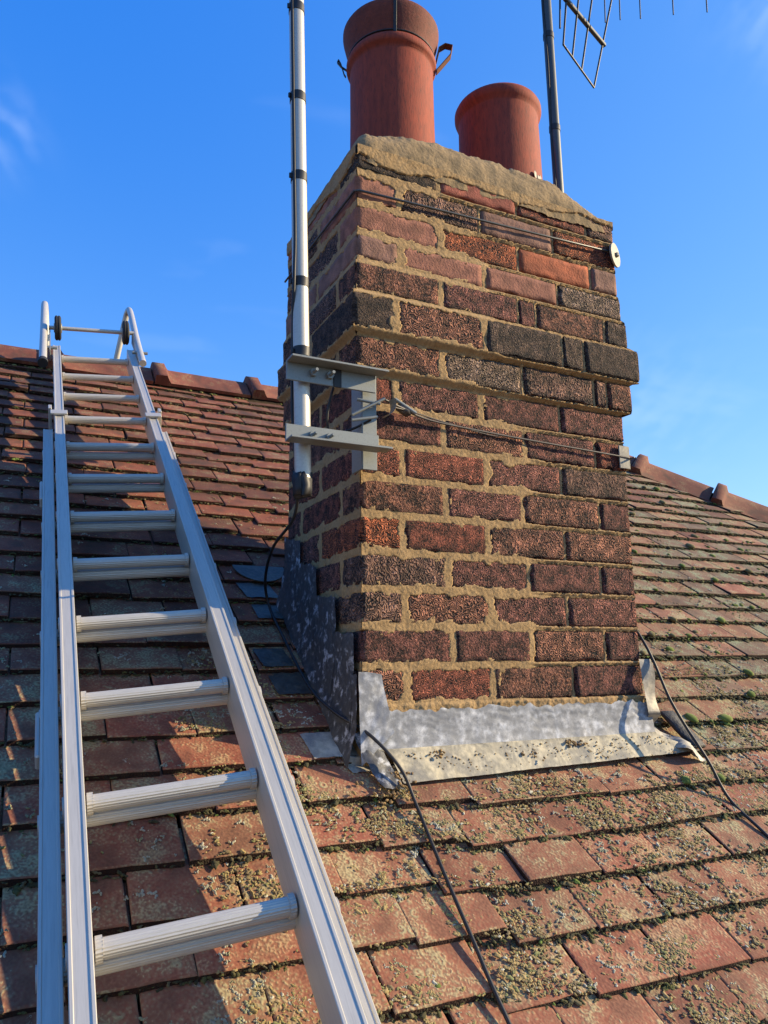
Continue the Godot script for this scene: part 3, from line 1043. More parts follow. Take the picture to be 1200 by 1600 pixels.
func wall_mortar(stack: Node, face: String, cell: float) -> void:
	var along := face == "front" or face == "back"
	var length := WIDE if along else DEEP
	var low := -0.115 if face == "front" else (-0.11 if along == false else 0.15)
	var high := 1.296
	var nu := int(length / cell) + 1
	var nv := int((high - low) / cell) + 1
	var n1 := noise_of(61, 22.0, 3)
	var n2 := noise_of(62, 70.0, 2)
	var n3 := noise_of(63, 6.0, 2)
	var n4 := noise_of(64, 160.0, 2)
	var pts := PackedVector3Array()
	pts.resize(nu * nv)
	var rows: Dictionary = faces[face]
	for j in nv:
		var v := low + (high - low) * j / (nv - 1)
		var row := 0
		while row < 16 and v > beds[row]: row += 1
		row = clampi(row, 1, 16)
		# how far this height stands out: blend across the joint between two courses
		var out := juts[row]
		if row > 1 and v - beds[row - 1] < 0.006: out = lerpf((juts[row] + juts[row - 1]) * 0.5, juts[row], (v - beds[row - 1]) / 0.006)
		if row < 16 and beds[row] - v < 0.006: out = lerpf((juts[row] + juts[row + 1]) * 0.5, juts[row], (beds[row] - v) / 0.006)
		# weathering fillet on top of the corbel
		var y0 := beds[row - 1] + 0.006
		var y1 := beds[row] - 0.006
		for i in nu:
			var t := float(i) / (nu - 1)
			var u := lerpf(-juts[row] + 0.001, length + juts[row] + (extra[row] if along else 0.0) - 0.001, t)
			var c := u if along else -u                              # x for the front and back, z for the sides
			var inside := -1.0
			if v > 0.0:
				for b in rows[row]:
					var d := minf(minf(c - b[0], b[1] - c), minf(v - y0, y1 - v))
					# at a corner the brick runs through
					if c - b[0] < 0.012 and (t < 0.02 or t > 0.98): d = minf(v - y0, y1 - v)
					if b[1] - c < 0.012 and (t < 0.02 or t > 0.98): d = minf(v - y0, y1 - v)
					inside = maxf(inside, d)
			var a := n1.get_noise_2d(u, v)
			var g := n2.get_noise_2d(u, v)
			var fresh := 1.0
			if face == "front":
				var edge := 0.45 if row <= 9 else 0.33
				if row >= 15: edge = 0.24
				fresh = 1.0 - step01(edge - 0.03, edge + 0.03, u + 0.05 * n3.get_noise_2d(u, v * 3.0))
			if face == "right" or face == "back": fresh = 0.3
			var spread := lerpf(0.0008 + 0.003 * g, 0.0074 + 0.0080 * a + 0.002 * g + 0.010 * maxf(0.0, n3.get_noise_2d(u * 1.6 + 7.0, v * 2.4)), fresh) + 0.0022 * n4.get_noise_2d(u, v)   # how far it has smeared over the bricks
			var cover := step01(-0.0022, 0.0022, spread - inside)
			var proud := lerpf(-0.0045 + 0.002 * a, -0.0002 + 0.0016 * a + 0.0006 * g, fresh) + 0.0007 * n4.get_noise_2d(u, v)
			# weathered joints: struck back under the brick above, a ledge on the brick below
			if v < y0 and v > 0.0: proud += (1.0 - fresh) * 0.0045
			elif v > y1: proud += (1.0 - fresh) * 0.0045 * step01(y1 + 0.004, y1, v)
			# the cap's mortar hangs over the top course
			if row == 16:
				var lap := 1.300 - (0.036 - 0.016 * step01(0.25, 0.6, u) * (1.0 if along else 0.0) + 0.022 * n3.get_noise_1d(u * 0.9 + 3.0) + 0.003 * a + 0.003 * g)
				var q := step01(lap - 0.004, lap + 0.004, v)
				cover = maxf(cover, q)
				proud = lerpf(proud, 0.0035 + 0.0018 * a + 0.0006 * g, q)
			if v < 0.004:
				proud = 0.003 + 0.004 * a + 0.0015 * g
			var w := out + lerpf(-0.014, proud, cover)
			var p := Vector3()
			match face:
				"front": p = Vector3(u, v, w)
				"back": p = Vector3(u, v, -DEEP - w)
				"left": p = Vector3(-w, v, -u)
				"right": p = Vector3(WIDE + w + extra[row], v, -u)
			pts[j * nu + i] = p
	var normal: Vector3 = {"front": Vector3(0, 0, 1), "back": Vector3(0, 0, -1), "left": Vector3.LEFT, "right": Vector3.RIGHT}[face]
	part("mortar", grid_mesh(pts, nu, nv, normal), M.mortar, stack)

func build_cap(stack: Node) -> void:
	var n1 := noise_of(65, 14.0, 4)
	var n2 := noise_of(66, 45.0, 3)
	var n3 := noise_of(67, 5.0, 2)
	var nu := 230
	var nv := 150
	var pts := PackedVector3Array()
	pts.resize(nu * nv)
	var edge := 0.0100
	for j in nv:
		var z := lerpf(edge, -DEEP - edge, 0.5 - 0.5 * cos(PI * lerpf(0.0, 1.0, float(j) / (nv - 1))))
		for i in nu:
			var x := lerpf(-edge, WIDE + edge, 0.5 - 0.5 * cos(PI * float(i) / (nu - 1)))
			var dx := minf(x + edge, WIDE + edge - x)
			var dz := minf(edge - z, z + DEEP + edge)
			# round the corners off in plan by measuring from a rounded rectangle
			var r := 0.045
			var d := minf(dx, dz)
			if dx < r and dz < r: d = r - Vector2(r - dx, r - dz).length()
			d = maxf(d, 0.0)
			# a thick rounded shoulder, then a gentle rise to the pots; thinner towards the far end
			var thick := (0.106 + 0.040 * step01(0.0, 0.22, x)) * (1.0 - 0.50 * step01(WIDE - 0.20, WIDE, x))
			var q0 := 1.0 - minf(d / 0.062, 1.0)
			var h := thick * sqrt(maxf(1.0 - q0 * q0, 0.0)) - 0.026 + 0.030 * step01(0.05, 0.20, d)
			for c in [Vector3(0.215, 0.125, -0.237), Vector3(0.583, 0.125, -0.237)]:
				var q: float = Vector2(x - c.x, z - c.z).length() - c.y
				h += 0.02 * (1.0 - step01(0.0, 0.05, absf(q)))
			var rough := 0.0075 * n1.get_noise_2d(x * 1.1, z * 1.1) + 0.0035 * n2.get_noise_2d(x, z)
			# trowelled slabs: soft terraces
			var slab := n3.get_noise_2d(x * 2.2 + 0.4 * z, z * 3.0) * 5.0
			rough += 0.0045 * (slab - roundf(slab)) * step01(0.15, 0.4, x)
			h += rough * step01(0.0, 0.03, d)
			h += (0.012 * n3.get_noise_2d(x * 1.6 + 4.0, z * 1.6) + 0.005 * n2.get_noise_2d(x, z + 3.0)) * (1.0 - step01(0.0, 0.012, d))
			var y := 1.286 + h
			var pull := 0.0025 * n1.get_noise_2d(x * 1.2 + 2.0, z * 1.2) * (1.0 - step01(0.0, 0.05, d))
			pts[j * nu + i] = Vector3(x + pull, y, z + pull)
	part("mortar_cap", grid_mesh(pts, nu, nv, Vector3.UP), M.cap, stack)

# ---------------------------------------------------------------- lead
func lead_sheet(outline: PackedVector2Array, xf: Transform3D, thick: float, seed_: int, wave: float) -> ArrayMesh:
	# a dressed sheet: the outline triangulated finely on a grid and waved
	var st := begin()
	prism(st, outline, xf, 0.0, thick)
	return done(st)

func build_flashing() -> void:
	var lead := thing("lead_flashing", "weathered grey lead flashing dressed round the foot of the chimney", "flashing")
	var nz := noise_of(81, 7.0, 3)
	var n2 := noise_of(82, 26.0, 2)
	# the front apron: an upstand against the brickwork, a rounded fold and a skirt down over the tiles
	var nu := 130
	var prof := 18
	for half in 2:
		var pts := PackedVector3Array()
		for j in prof:
			var q := float(j) / (prof - 1)
			for i in nu:
				var w := float(i) / (nu - 1)
				var x := lerpf(0.028, WIDE + 0.012, w)
				var fold := Vector3(x, -0.083, 0.0175 + 0.0015 * nz.get_noise_1d(x * 2.0))
				if half == 0:
					var top := -0.008 + 0.006 * nz.get_noise_1d(x * 3.0) + 0.006 * n2.get_noise_1d(x * 1.2)
					var p := Vector3(x, lerpf(top, fold.y, q), lerpf(0.0115 + 0.0015 * nz.get_noise_2d(x, q), fold.z, q * q * q))
					pts.append(p)
				else:
					var xs := lerpf(lerpf(0.050, 0.062, q), lerpf(WIDE + 0.015, 0.900, q), w)
					var s := lerpf(-0.0095, lerpf(0.060, 0.036, w), q)
					var f := roof_at(xs, s, lerpf(0.0415, 0.0195, q) + 0.002 * nz.get_noise_2d(xs, s) + 0.0010 * n2.get_noise_2d(xs, s))
					pts.append(fold.lerp(f, minf(q / 0.10, 1.0)))
		part("apron_upstand" if half == 0 else "apron_skirt", grid_mesh(pts, nu, prof, Vector3(0, 0.6, 0.8)), M.lead_white if half == 0 else M.lead_sand, lead)
	# stepped pieces up the side of the stack
	var steps := [[-0.475, -0.355, 0.425, 0.40], [-0.365, -0.232, 0.345, 0.318], [-0.25, -0.110, 0.252, 0.234], [-0.13, -0.010, 0.160, 0.150], [-0.06, 0.014, 0.078, 0.064]]
	for k in steps.size():
		var a: Array = steps[k]
		var m := 16
		var sp := PackedVector3Array()
		for j in m:
			for i in m:
				var u := float(i) / (m - 1)
				var v := float(j) / (m - 1)
				var z := lerpf(a[0], a[1], u)
				var bottom := ROOF_Y - z * tan(PITCH) + 0.018
				var top_ := lerpf(a[2], a[3], u) + 0.006 * n2.get_noise_2d(z * 1.5, k)
				var y := lerpf(bottom, top_, v)
				if k == 4: y = lerpf(bottom - 0.0, top_, v)
				var x := -0.009 - 0.0022 * k - 0.004 * nz.get_noise_2d(z * 2.0, y * 2.0) - 0.022 * pow(1.0 - v, 3.0)
				sp.append(Vector3(x, y, z))
		part("step_flashing", grid_mesh(sp, m, m, Vector3.LEFT), M.lead_step, lead)
	# the corner piece turned round on to the front
	var cp := PackedVector3Array()
	for j in 14:
		var v := float(j) / 13
		for i in 14:
			var u := float(i) / 13
			var x := lerpf(-0.012, lerpf(0.062, 0.040, v), u)
			var y := lerpf(lerpf(-0.112, -0.050, u), 0.072 - 0.006 * u * u, v)
			cp.append(Vector3(x, y, 0.0105 + 0.012 * (1.0 - v) * (1.0 - v) + 0.003 * nz.get_noise_2d(x * 3, y * 3)))
	part("corner_piece", grid_mesh(cp, 14, 14, Vector3(0, 0, 1)), M.lead_white, lead)
	# the flap that runs down from that corner over the tiles
	cp = PackedVector3Array()
	for j in 16:
		var v := float(j) / 15
		for i in 10:
			var u := float(i) / 9
			var s := lerpf(-0.045, 0.078, v)
			var x := lerpf(lerpf(-0.020, 0.010, v), lerpf(0.030, 0.062, v), u)
			var h := 0.024 + 0.034 * (1.0 - v) * (1.0 - v) + 0.006 * sin(u * PI + v) + 0.006 * nz.get_noise_2d(x * 4, s * 4)
			cp.append(roof_at(x, s, h))
	part("corner_flap", grid_mesh(cp, 10, 16, N), M.lead_step, lead)
	# the upright strip at the other front corner, crumpled at its foot
	cp = PackedVector3Array()
	for j in 26:
		var v := float(j) / 25
		for i in 8:
			var u := float(i) / 7
			var p := Vector3()
			if v < 0.55:
				var q := v / 0.55
				p = Vector3(lerpf(WIDE - 0.018, WIDE + 0.020, u) + 0.010 * q, lerpf(0.092, -0.050, q), 0.012 + 0.006 * sin(q * 7.0) * u + 0.010 * q)
			else:
				var q := (v - 0.55) / 0.45
				var s := lerpf(-0.055, 0.066, q)
				p = roof_at(lerpf(lerpf(WIDE + 0.010, 0.850, q), lerpf(WIDE + 0.042, 0.905, q), u), s, 0.028 + 0.016 * sin(q * 9.0 + u * 3.0) * q + 0.006 * nz.get_noise_2d(u * 0.4, q))
			cp.append(p)
	part("corner_strip", grid_mesh(cp, 8, 26, Vector3(0, 0.6, 0.8)), M.lead, lead)
	# soakers: small sheets slipped between the tiles beside the stack
	for q in [[-0.055, -0.115, 0.10, 0.085, 0.05], [-0.070, -0.225, 0.085, 0.09, 0.1], [-0.085, -0.315, 0.08, 0.08, 0.02], [-0.10, -0.405, 0.075, 0.085, 0.06], [-0.062, -0.53, 0.07, 0.08, 0.0], [-0.07, -0.64, 0.09, 0.09, 0.1], [-0.015, 0.012, 0.052, 0.036, 0.12]]:
		var s := tail_of(q[0], q[1]) - 0.004
		if q[1] > 0.0: s = q[1]
		var sp := PackedVector3Array()
		for j in 8:
			for i in 8:
				var u := float(i) / 7
				var v := float(j) / 7
				var x: float = q[0] - q[2] * 0.5 + q[2] * u + q[4] * 0.1 * v
				var ss: float = s - q[3] * (1.0 - v) + 0.004 * nz.get_noise_1d(u + q[1])
				sp.append(roof_at(x, ss, top_of(x, ss - 0.003) + 0.0075 + 0.002 * nz.get_noise_2d(x * 5, ss * 5)))
		part("soaker", grid_mesh(sp, 8, 8, N), M.lead if q[1] > -0.2 else M.lead_dark, lead)
	# a dressed round-ended piece further up
	var st := begin()
	var o := PackedVector2Array()
	for k in 15:
		var a := PI * k / 14.0
		o.append(Vector2(-0.075 * cos(a), -0.085 * sin(a)))
	prism(st, o, Transform3D(Basis(Vector3.RIGHT, -D, N), roof_at(-0.035, -0.80, 0.014)), 0.0, 0.003)
	part("soaker", done(st), M.lead_dark, lead)
	# the grey slip beside the other front corner
	part("slate_slip", rough_box(Vector3(0.045, 0.010, 0.13), 0.002, 0.02, 0.001, 91), M.slate, lead, Transform3D(Basis(Vector3.RIGHT, N, D) * Basis(Vector3.UP, -0.02) * Basis(Vector3(1, 0, 0), 0.03), roof_at(0.895, -0.03, 0.030)))

# ---------------------------------------------------------------- pots
func build_pots() -> void:
	var a := Vector3(0.215, 0, -0.237)
	var p := thing("chimney_pot", "tall terracotta chimney pot with flared bell top and metal clips", "chimney pot", Transform3D(Basis(), Vector3(a.x, 1.34, a.z)), "chimney pots on the stack")
	var st := begin()
	lathe(st, PackedVector2Array([Vector2(0.1225, 0.0), Vector2(0.121, 0.12), Vector2(0.1195, 0.26), Vector2(0.1195, 0.405), Vector2(0.1195, 0.418), Vector2(0.1265, 0.422), Vector2(0.130, 0.430), Vector2(0.130, 0.440), Vector2(0.1265, 0.449), Vector2(0.121, 0.452)]), Vector3())
	part("body", done(st), M.pot, p)
	st = begin()
	lathe(st, PackedVector2Array([Vector2(0.121, 0.452), Vector2(0.1225, 0.462), Vector2(0.127, 0.48), Vector2(0.133, 0.50), Vector2(0.1375, 0.52), Vector2(0.1395, 0.532), Vector2(0.1395, 0.541), Vector2(0.136, 0.547), Vector2(0.124, 0.545), Vector2(0.114, 0.53), Vector2(0.110, 0.44), Vector2(0.108, 0.02)]), Vector3())
	part("bell", done(st), M.pot_bell, p)
	st = begin()
	var ring := PackedVector3Array()
	for k in 49: ring.append(Vector3(cos(TAU * k / 48) * 0.1245, 0.456, sin(TAU * k / 48) * 0.1245))
	tube(st, ring, 0.0022, 6, false)
	part("wire_band", done(st), M.black, p)
	# clips: [angle, ...] of folded strip standing off the band
	for c in 3:
		var ang: float = [deg_to_rad(112), deg_to_rad(27), deg_to_rad(208)][c]
		var rad := Vector3(cos(ang), 0, sin(ang))
		var tan_ := Vector3(-sin(ang), 0, cos(ang))
		st = begin()
		var w: float = [0.0045, 0.011, 0.004][c]
		var prof := []
		if c == 0: prof = [[0.1265, 0.448], [0.1275, 0.465], [0.1385, 0.505], [0.1425, 0.530], [0.1425, 0.550], [0.134, 0.554]]
		elif c == 1: prof = [[0.131, 0.462], [0.140, 0.500], [0.158, 0.512], [0.178, 0.506], [0.172, 0.476], [0.140, 0.436], [0.131, 0.425]]
		else: prof = [[0.129, 0.438], [0.146, 0.452], [0.156, 0.466], [0.153, 0.474], [0.147, 0.462], [0.142, 0.445], [0.137, 0.425], [0.133, 0.418]]
		for i in prof.size() - 1:
			var p0 := rad * float(prof[i][0]) + Vector3.UP * float(prof[i][1])
			var p1 := rad * float(prof[i + 1][0]) + Vector3.UP * float(prof[i + 1][1])
			var dir := (p1 - p0).normalized()
			var nn := dir.cross(tan_)
			bevel_box(st, Transform3D(Basis(dir, nn, tan_), (p0 + p1) * 0.5), Vector3((p1 - p0).length() + 0.002, 0.003, w * 2.0), 0.0006)
		part("clip", done(st), [M.black, M.rust, M.black][c], p)
	p = thing("chimney_pot", "shorter plain terracotta chimney pot with thick rolled rim", "chimney pot", Transform3D(Basis(), Vector3(0.583, 1.34, -0.237)), "chimney pots on the stack")
	st = begin()
	lathe(st, PackedVector2Array([Vector2(0.1265, 0.0), Vector2(0.1245, 0.15), Vector2(0.1225, 0.30), Vector2(0.1215, 0.372), Vector2(0.122, 0.378), Vector2(0.1285, 0.386), Vector2(0.1325, 0.398), Vector2(0.1325, 0.411), Vector2(0.128, 0.420), Vector2(0.120, 0.421), Vector2(0.112, 0.413), Vector2(0.109, 0.38), Vector2(0.108, 0.02)]), Vector3())
	part("body", done(st), M.pot, p)
	var r := RandomNumberGenerator.new()
	r.seed = 9
	for k in 4:
		var ang: float = deg_to_rad([62, 80, 110, 40][k])
		var m := crust(700 + k)
		var rad := Vector3(cos(ang), 0, sin(ang))
		var tan_ := Vector3(-sin(ang), 0, cos(ang))
		part("mortar_splash", m, M.white, p, Transform3D(Basis(tan_ * [0.06, 0.05, 0.04, 0.05][k], rad * 0.008, Vector3.UP * [0.075, 0.04, 0.05, 0.05][k]), rad * 0.1262 + Vector3.UP * [0.125, 0.095, 0.11, 0.09][k]))

# ---------------------------------------------------------------- masts and aerial
func build_left_mast() -> void:
	var foot := Vector3(-0.1435, 0.462, 0.030)
	var head := Vector3(-0.1990, 2.9, 0.030)
	var axis := (head - foot).normalized()
	var m := thing("aerial_mast", "bright silver aerial mast bracketed beside the chimney corner with black tape bands", "aerial mast", Transform3D(Basis(), foot), "aerial masts fixed to the chimney")
	part("pole", tube_mesh(PackedVector3Array([Vector3(), head - foot]), 0.0172, 20), M.alu, m)
	for y in [0.735, 0.893, 1.145, 1.345, 1.580, 1.83, 2.1]:
		var at: Vector3 = axis * ((y - foot.y) / axis.y)
		var st := begin()
		tube(st, PackedVector3Array([at - axis * 0.010, at - axis * 0.004, at + axis * 0.011]), 0.0186, 18)
		bevel_box(st, Transform3D(Basis(Vector3(0, 1, 0), rng.randf_range(-0.4, 0.4)), at + Vector3(-0.020, 0.0, 0.004)), Vector3(0.008, 0.012, 0.005), 0.001)
		part("tape_band", done(st), M.black, m)
	# the taped lump at the foot
	var lump := rough_box(Vector3(0.036, 0.060, 0.036), 0.008, 0.012, 0.006, 77)
	part("taped_foot", lump, M.black, m, Transform3D(Basis(Vector3.UP, 0.5), Vector3(-0.002, -0.012, 0)))
	# bracket
	var b := thing("mast_bracket", "galvanised steel angle bracket strapped to chimney corner holding the silver mast", "bracket", Transform3D(Basis(), Vector3(0, 0.5, 0)))
	for k in 2:
		var top := k == 0
		var y0: float = 0.660 if top else 0.528
		var y1: float = 0.703 if top else 0.566
		var st := begin()
		var x0 := -0.192
		var x1 := 0.010 if top else 0.016
		bevel_box(st, Transform3D(Basis(), Vector3((x0 + x1) * 0.5, (y0 + y1) * 0.5 - 0.5, 0.0575)), Vector3(x1 - x0, y1 - y0, 0.005), 0.001)
		var yl := (y1 - 0.0025 if top else y0 + 0.0025) - 0.5
		bevel_box(st, Transform3D(Basis(), Vector3((x0 + x1) * 0.5 + 0.008, yl, 0.0775)), Vector3(x1 - x0 + 0.016, 0.005, 0.0345), 0.001)
		part("arm", done(st), M.steel, b)
		for x in [-0.135, -0.098]:
			st = begin()
			tube(st, PackedVector3Array([Vector3(x, (y0 + y1) * 0.5 - 0.5, 0.018), Vector3(x, (y0 + y1) * 0.5 - 0.5, 0.086)]), 0.0035, 8)
			var hex := PackedVector2Array()
			for q in 6: hex.append(Vector2(cos(TAU * q / 6.0), sin(TAU * q / 6.0)) * 0.0085)
			prism(st, hex, Transform3D(Basis(), Vector3(x, (y0 + y1) * 0.5 - 0.5, 0)), 0.0605, 0.0685)
			part("bolt", done(st), M.steel, b)
	var st := begin()
	bevel_box(st, Transform3D(Basis(), Vector3(0.003, 0.105, 0.040)), Vector3(0.034, 0.225, 0.005), 0.001)
	bevel_box(st, Transform3D(Basis(), Vector3(-0.0125, 0.105, 0.012)), Vector3(0.005, 0.222, 0.052), 0.001)
	part("corner_angle", done(st), M.steel, b)
	# the strap tensioner: two eye bolts through a curved saddle
	for q in [[Vector3(-0.043, 0.106, 0.052), Vector3(0.030, 0.150, 0.062)], [Vector3(-0.046, 0.092, 0.058), Vector3(0.012, 0.106, 0.062)], [Vector3(-0.03, 0.143, 0.05), Vector3(0.02, 0.137, 0.06)]]:
		part("eye_bolt", tube_mesh(PackedVector3Array([q[0], q[1]]), 0.0036, 8), M.steel, b)
	st = begin()
	var arc := PackedVector3Array()
	for k in 9:
		var a := lerpf(-1.35, 0.55, k / 8.0)
		for w in 2:
			arc.append(Vector3(0.020 + 0.030 * cos(a), 0.135 + 0.028 * sin(a), 0.050 + 0.028 * w))
	sheet(st, arc, 2, 9, Vector3(1, 0, 0))
	part("saddle", done(st), M.steel, b)
	st = begin()
	bevel_box(st, Transform3D(Basis(), Vector3(-0.080, 0.183, 0.0615)), Vector3(0.018, 0.050, 0.003), 0.001)
	part("tape_band", done(st), M.black, b)

func build_right_mast() -> void:
	var foot := Vector3(0.8195, 0.86, -0.25)
	var head := Vector3(0.8135, 2.95, -0.25)
	var m := thing("aerial_mast", "dark grey aerial mast standing behind the shorter chimney pot", "aerial mast", Transform3D(Basis(), foot), "aerial masts fixed to the chimney")
	part("pole", tube_mesh(PackedVector3Array([Vector3(), head - foot]), 0.0165, 18), M.mast, m)
	for y in [1.78, 2.13, 2.42]:
		var at: Vector3 = (head - foot) * ((y - foot.y) / (head.y - foot.y))
		part("tape_band", tube_mesh(PackedVector3Array([at, at + Vector3(0, 0.02, 0)]), 0.0182, 14), M.black, m)
	for y in [0.96, 1.20]:
		part("bracket_arm", box_mesh(Vector3(0.075, 0.04, 0.005)), M.steel, m, Transform3D(Basis(), Vector3(-0.015, y - foot.y, 0.022)))
	var cp := PackedVector3Array()
	for k in 30:
		var y := lerpf(0.9, 2.95, k / 29.0)
		cp.append(Vector3(lerpf(0.8195, 0.8135, k / 29.0) - 0.0185, y, -0.244 + 0.004 * sin(k * 0.9)))
	tag(part("coaxial_cable", tube_mesh(cp, 0.0035, 7), M.black, self), "black cable taped up the dark grey mast", "cable", "black cables on the chimney and roof")
	# the aerial
	var t := thing("television_aerial", "television aerial with wire grid reflector clamped high on the dark mast", "aerial", Transform3D(Basis(), Vector3(0.8135, 2.62, -0.25)))
	var o := Vector3(0.8135, 2.62, -0.25)
	var b0 := Vector3(0.928, 2.2, -0.306)
	var b1 := Vector3(1.164, 2.2, -0.419)
	var t0 := Vector3(0.945, 2.38, -0.294)
	var t1 := Vector3(1.196, 2.38, -0.389)
	part("reflector_bar", tube_mesh(PackedVector3Array([b0 - o, b1 - o]), 0.0035, 8), M.rod, t)
	var dir := (t1 - t0).normalized()
	part("reflector_bar", box_mesh(Vector3((t1 - t0).length() + 0.03, 0.014, 0.014)), M.mast, t, Transform3D(Basis(dir, Vector3.UP, dir.cross(Vector3.UP).normalized()), (t0 + t1) * 0.5 - o))
	for w in [0.0, 0.28, 0.58, 1.0]:
		var p := b0.lerp(b1, w)
		var q := t0.lerp(t1, w)
		part("reflector_rod", tube_mesh(PackedVector3Array([p - o, q - o, q + (q - p) * 2.0 - o]), 0.0036, 8), M.rod, t)
	part("reflector_rod", tube_mesh(PackedVector3Array([Vector3(0.917, 2.262, -0.305) - o, Vector3(0.93, 2.7, -0.28) - o]), 0.0034, 8), M.rod, t)
	var boom0 := Vector3(1.02, 2.62, -0.40)
	var boom1 := Vector3(1.62, 2.62, -0.02)
	part("boom", tube_mesh(PackedVector3Array([boom0 - o, boom1 - o]), 0.0095, 10), M.mast, t)
	part("clamp", tube_mesh(PackedVector3Array([Vector3(0, 0, 0), boom0 - o + (boom1 - boom0) * 0.05]), 0.009, 10), M.mast, t)
	for p in [Vector3(1.153, 2.4, -0.325), Vector3(1.194, 2.4, -0.292), Vector3(1.258, 2.4, -0.256), Vector3(1.354, 2.4, -0.191), Vector3(1.457, 2.4, -0.130)]:
		part("director", tube_mesh(PackedVector3Array([p - o, p + Vector3(0.012, 0.44, 0.012) - o]), 0.0024, 7), M.mast, t)

func build_lashings() -> void:
	var w := thing("lashing_wire", "upper lashing wire round the chimney with a round white corner plate", "wire", Transform3D(), "lashing wires round the chimney")
	var j := 0.0135
	part("wire", tube_mesh(PackedVector3Array([Vector3(-j, 1.180, -DEEP - j), Vector3(-j, 1.178, -0.2), Vector3(-j, 1.172, 0.006), Vector3(-0.004, 1.171, j), Vector3(0.2, 1.178, j + 0.001), Vector3(0.5, 1.189, j + 0.001), Vector3(WIDE + 0.004, 1.199, j + 0.002), Vector3(WIDE + j, 1.199, 0.0), Vector3(WIDE + j, 1.19, -DEEP - j)]), 0.0030, 8), M.mast, w)
	var st := begin()
	var disc := PackedVector2Array()
	for k in 28: disc.append(Vector2(cos(TAU * k / 28.0), sin(TAU * k / 28.0)) * 0.034)
	prism(st, disc, Transform3D(Basis(Vector3(1, 0, -0.5).normalized(), Vector3.UP, Vector3(0.5, 0, 1).normalized()), Vector3(WIDE + 0.008, 1.195, 0.010)), -0.001, 0.004)
	bevel_box(st, Transform3D(Basis(), Vector3(WIDE + 0.012, 1.195, 0.010)), Vector3(0.010, 0.012, 0.022), 0.002)
	part("corner_plate", done(st), M.white, w)
	w = thing("lashing_wire", "lower rusty lashing wire from bracket to a pale squared corner plate", "wire", Transform3D(), "lashing wires round the chimney")
	j = 0.0075
	part("wire", tube_mesh(smooth_path(PackedVector3Array([Vector3(0.035, 0.650, 0.055), Vector3(0.085, 0.648, 0.030), Vector3(0.167, 0.634, 0.014), Vector3(0.324, 0.627, j), Vector3(0.494, 0.621, j), Vector3(0.731, 0.613, j + 0.002), Vector3(WIDE + 0.006, 0.611, j), Vector3(WIDE + 0.008, 0.610, -0.02), Vector3(WIDE + 0.008, 0.61, -DEEP)]), 6), 0.0026, 8), M.wire, w)
	part("wire", tube_mesh(smooth_path(PackedVector3Array([Vector3(0.060, 0.642, 0.040), Vector3(0.12, 0.645, 0.020), Vector3(0.20, 0.636, 0.012), Vector3(0.324, 0.622, j), Vector3(0.36, 0.621, j)]), 6), 0.0016, 6), M.wire, w)
	st = begin()
	tube(st, PackedVector3Array([Vector3(0.075, 0.668, 0.022), Vector3(0.125, 0.640, 0.028)]), 0.0045, 8)
	part("thimble", done(st), M.steel, w)
	part("thimble", rough_box(Vector3(0.034, 0.022, 0.018), 0.004, 0.01, 0.004, 78), M.wire, w, Transform3D(Basis(Vector3(0, 0, 1), -0.4), Vector3(0.100, 0.648, 0.020)))
	st = begin()
	bevel_box(st, Transform3D(Basis(), Vector3(WIDE - 0.012, 0.612, 0.008)), Vector3(0.034, 0.062, 0.004), 0.0012)
	bevel_box(st, Transform3D(Basis(), Vector3(WIDE + 0.008, 0.612, -0.010)), Vector3(0.004, 0.062, 0.034), 0.0012)
	part("corner_plate", done(st), M.white, w)

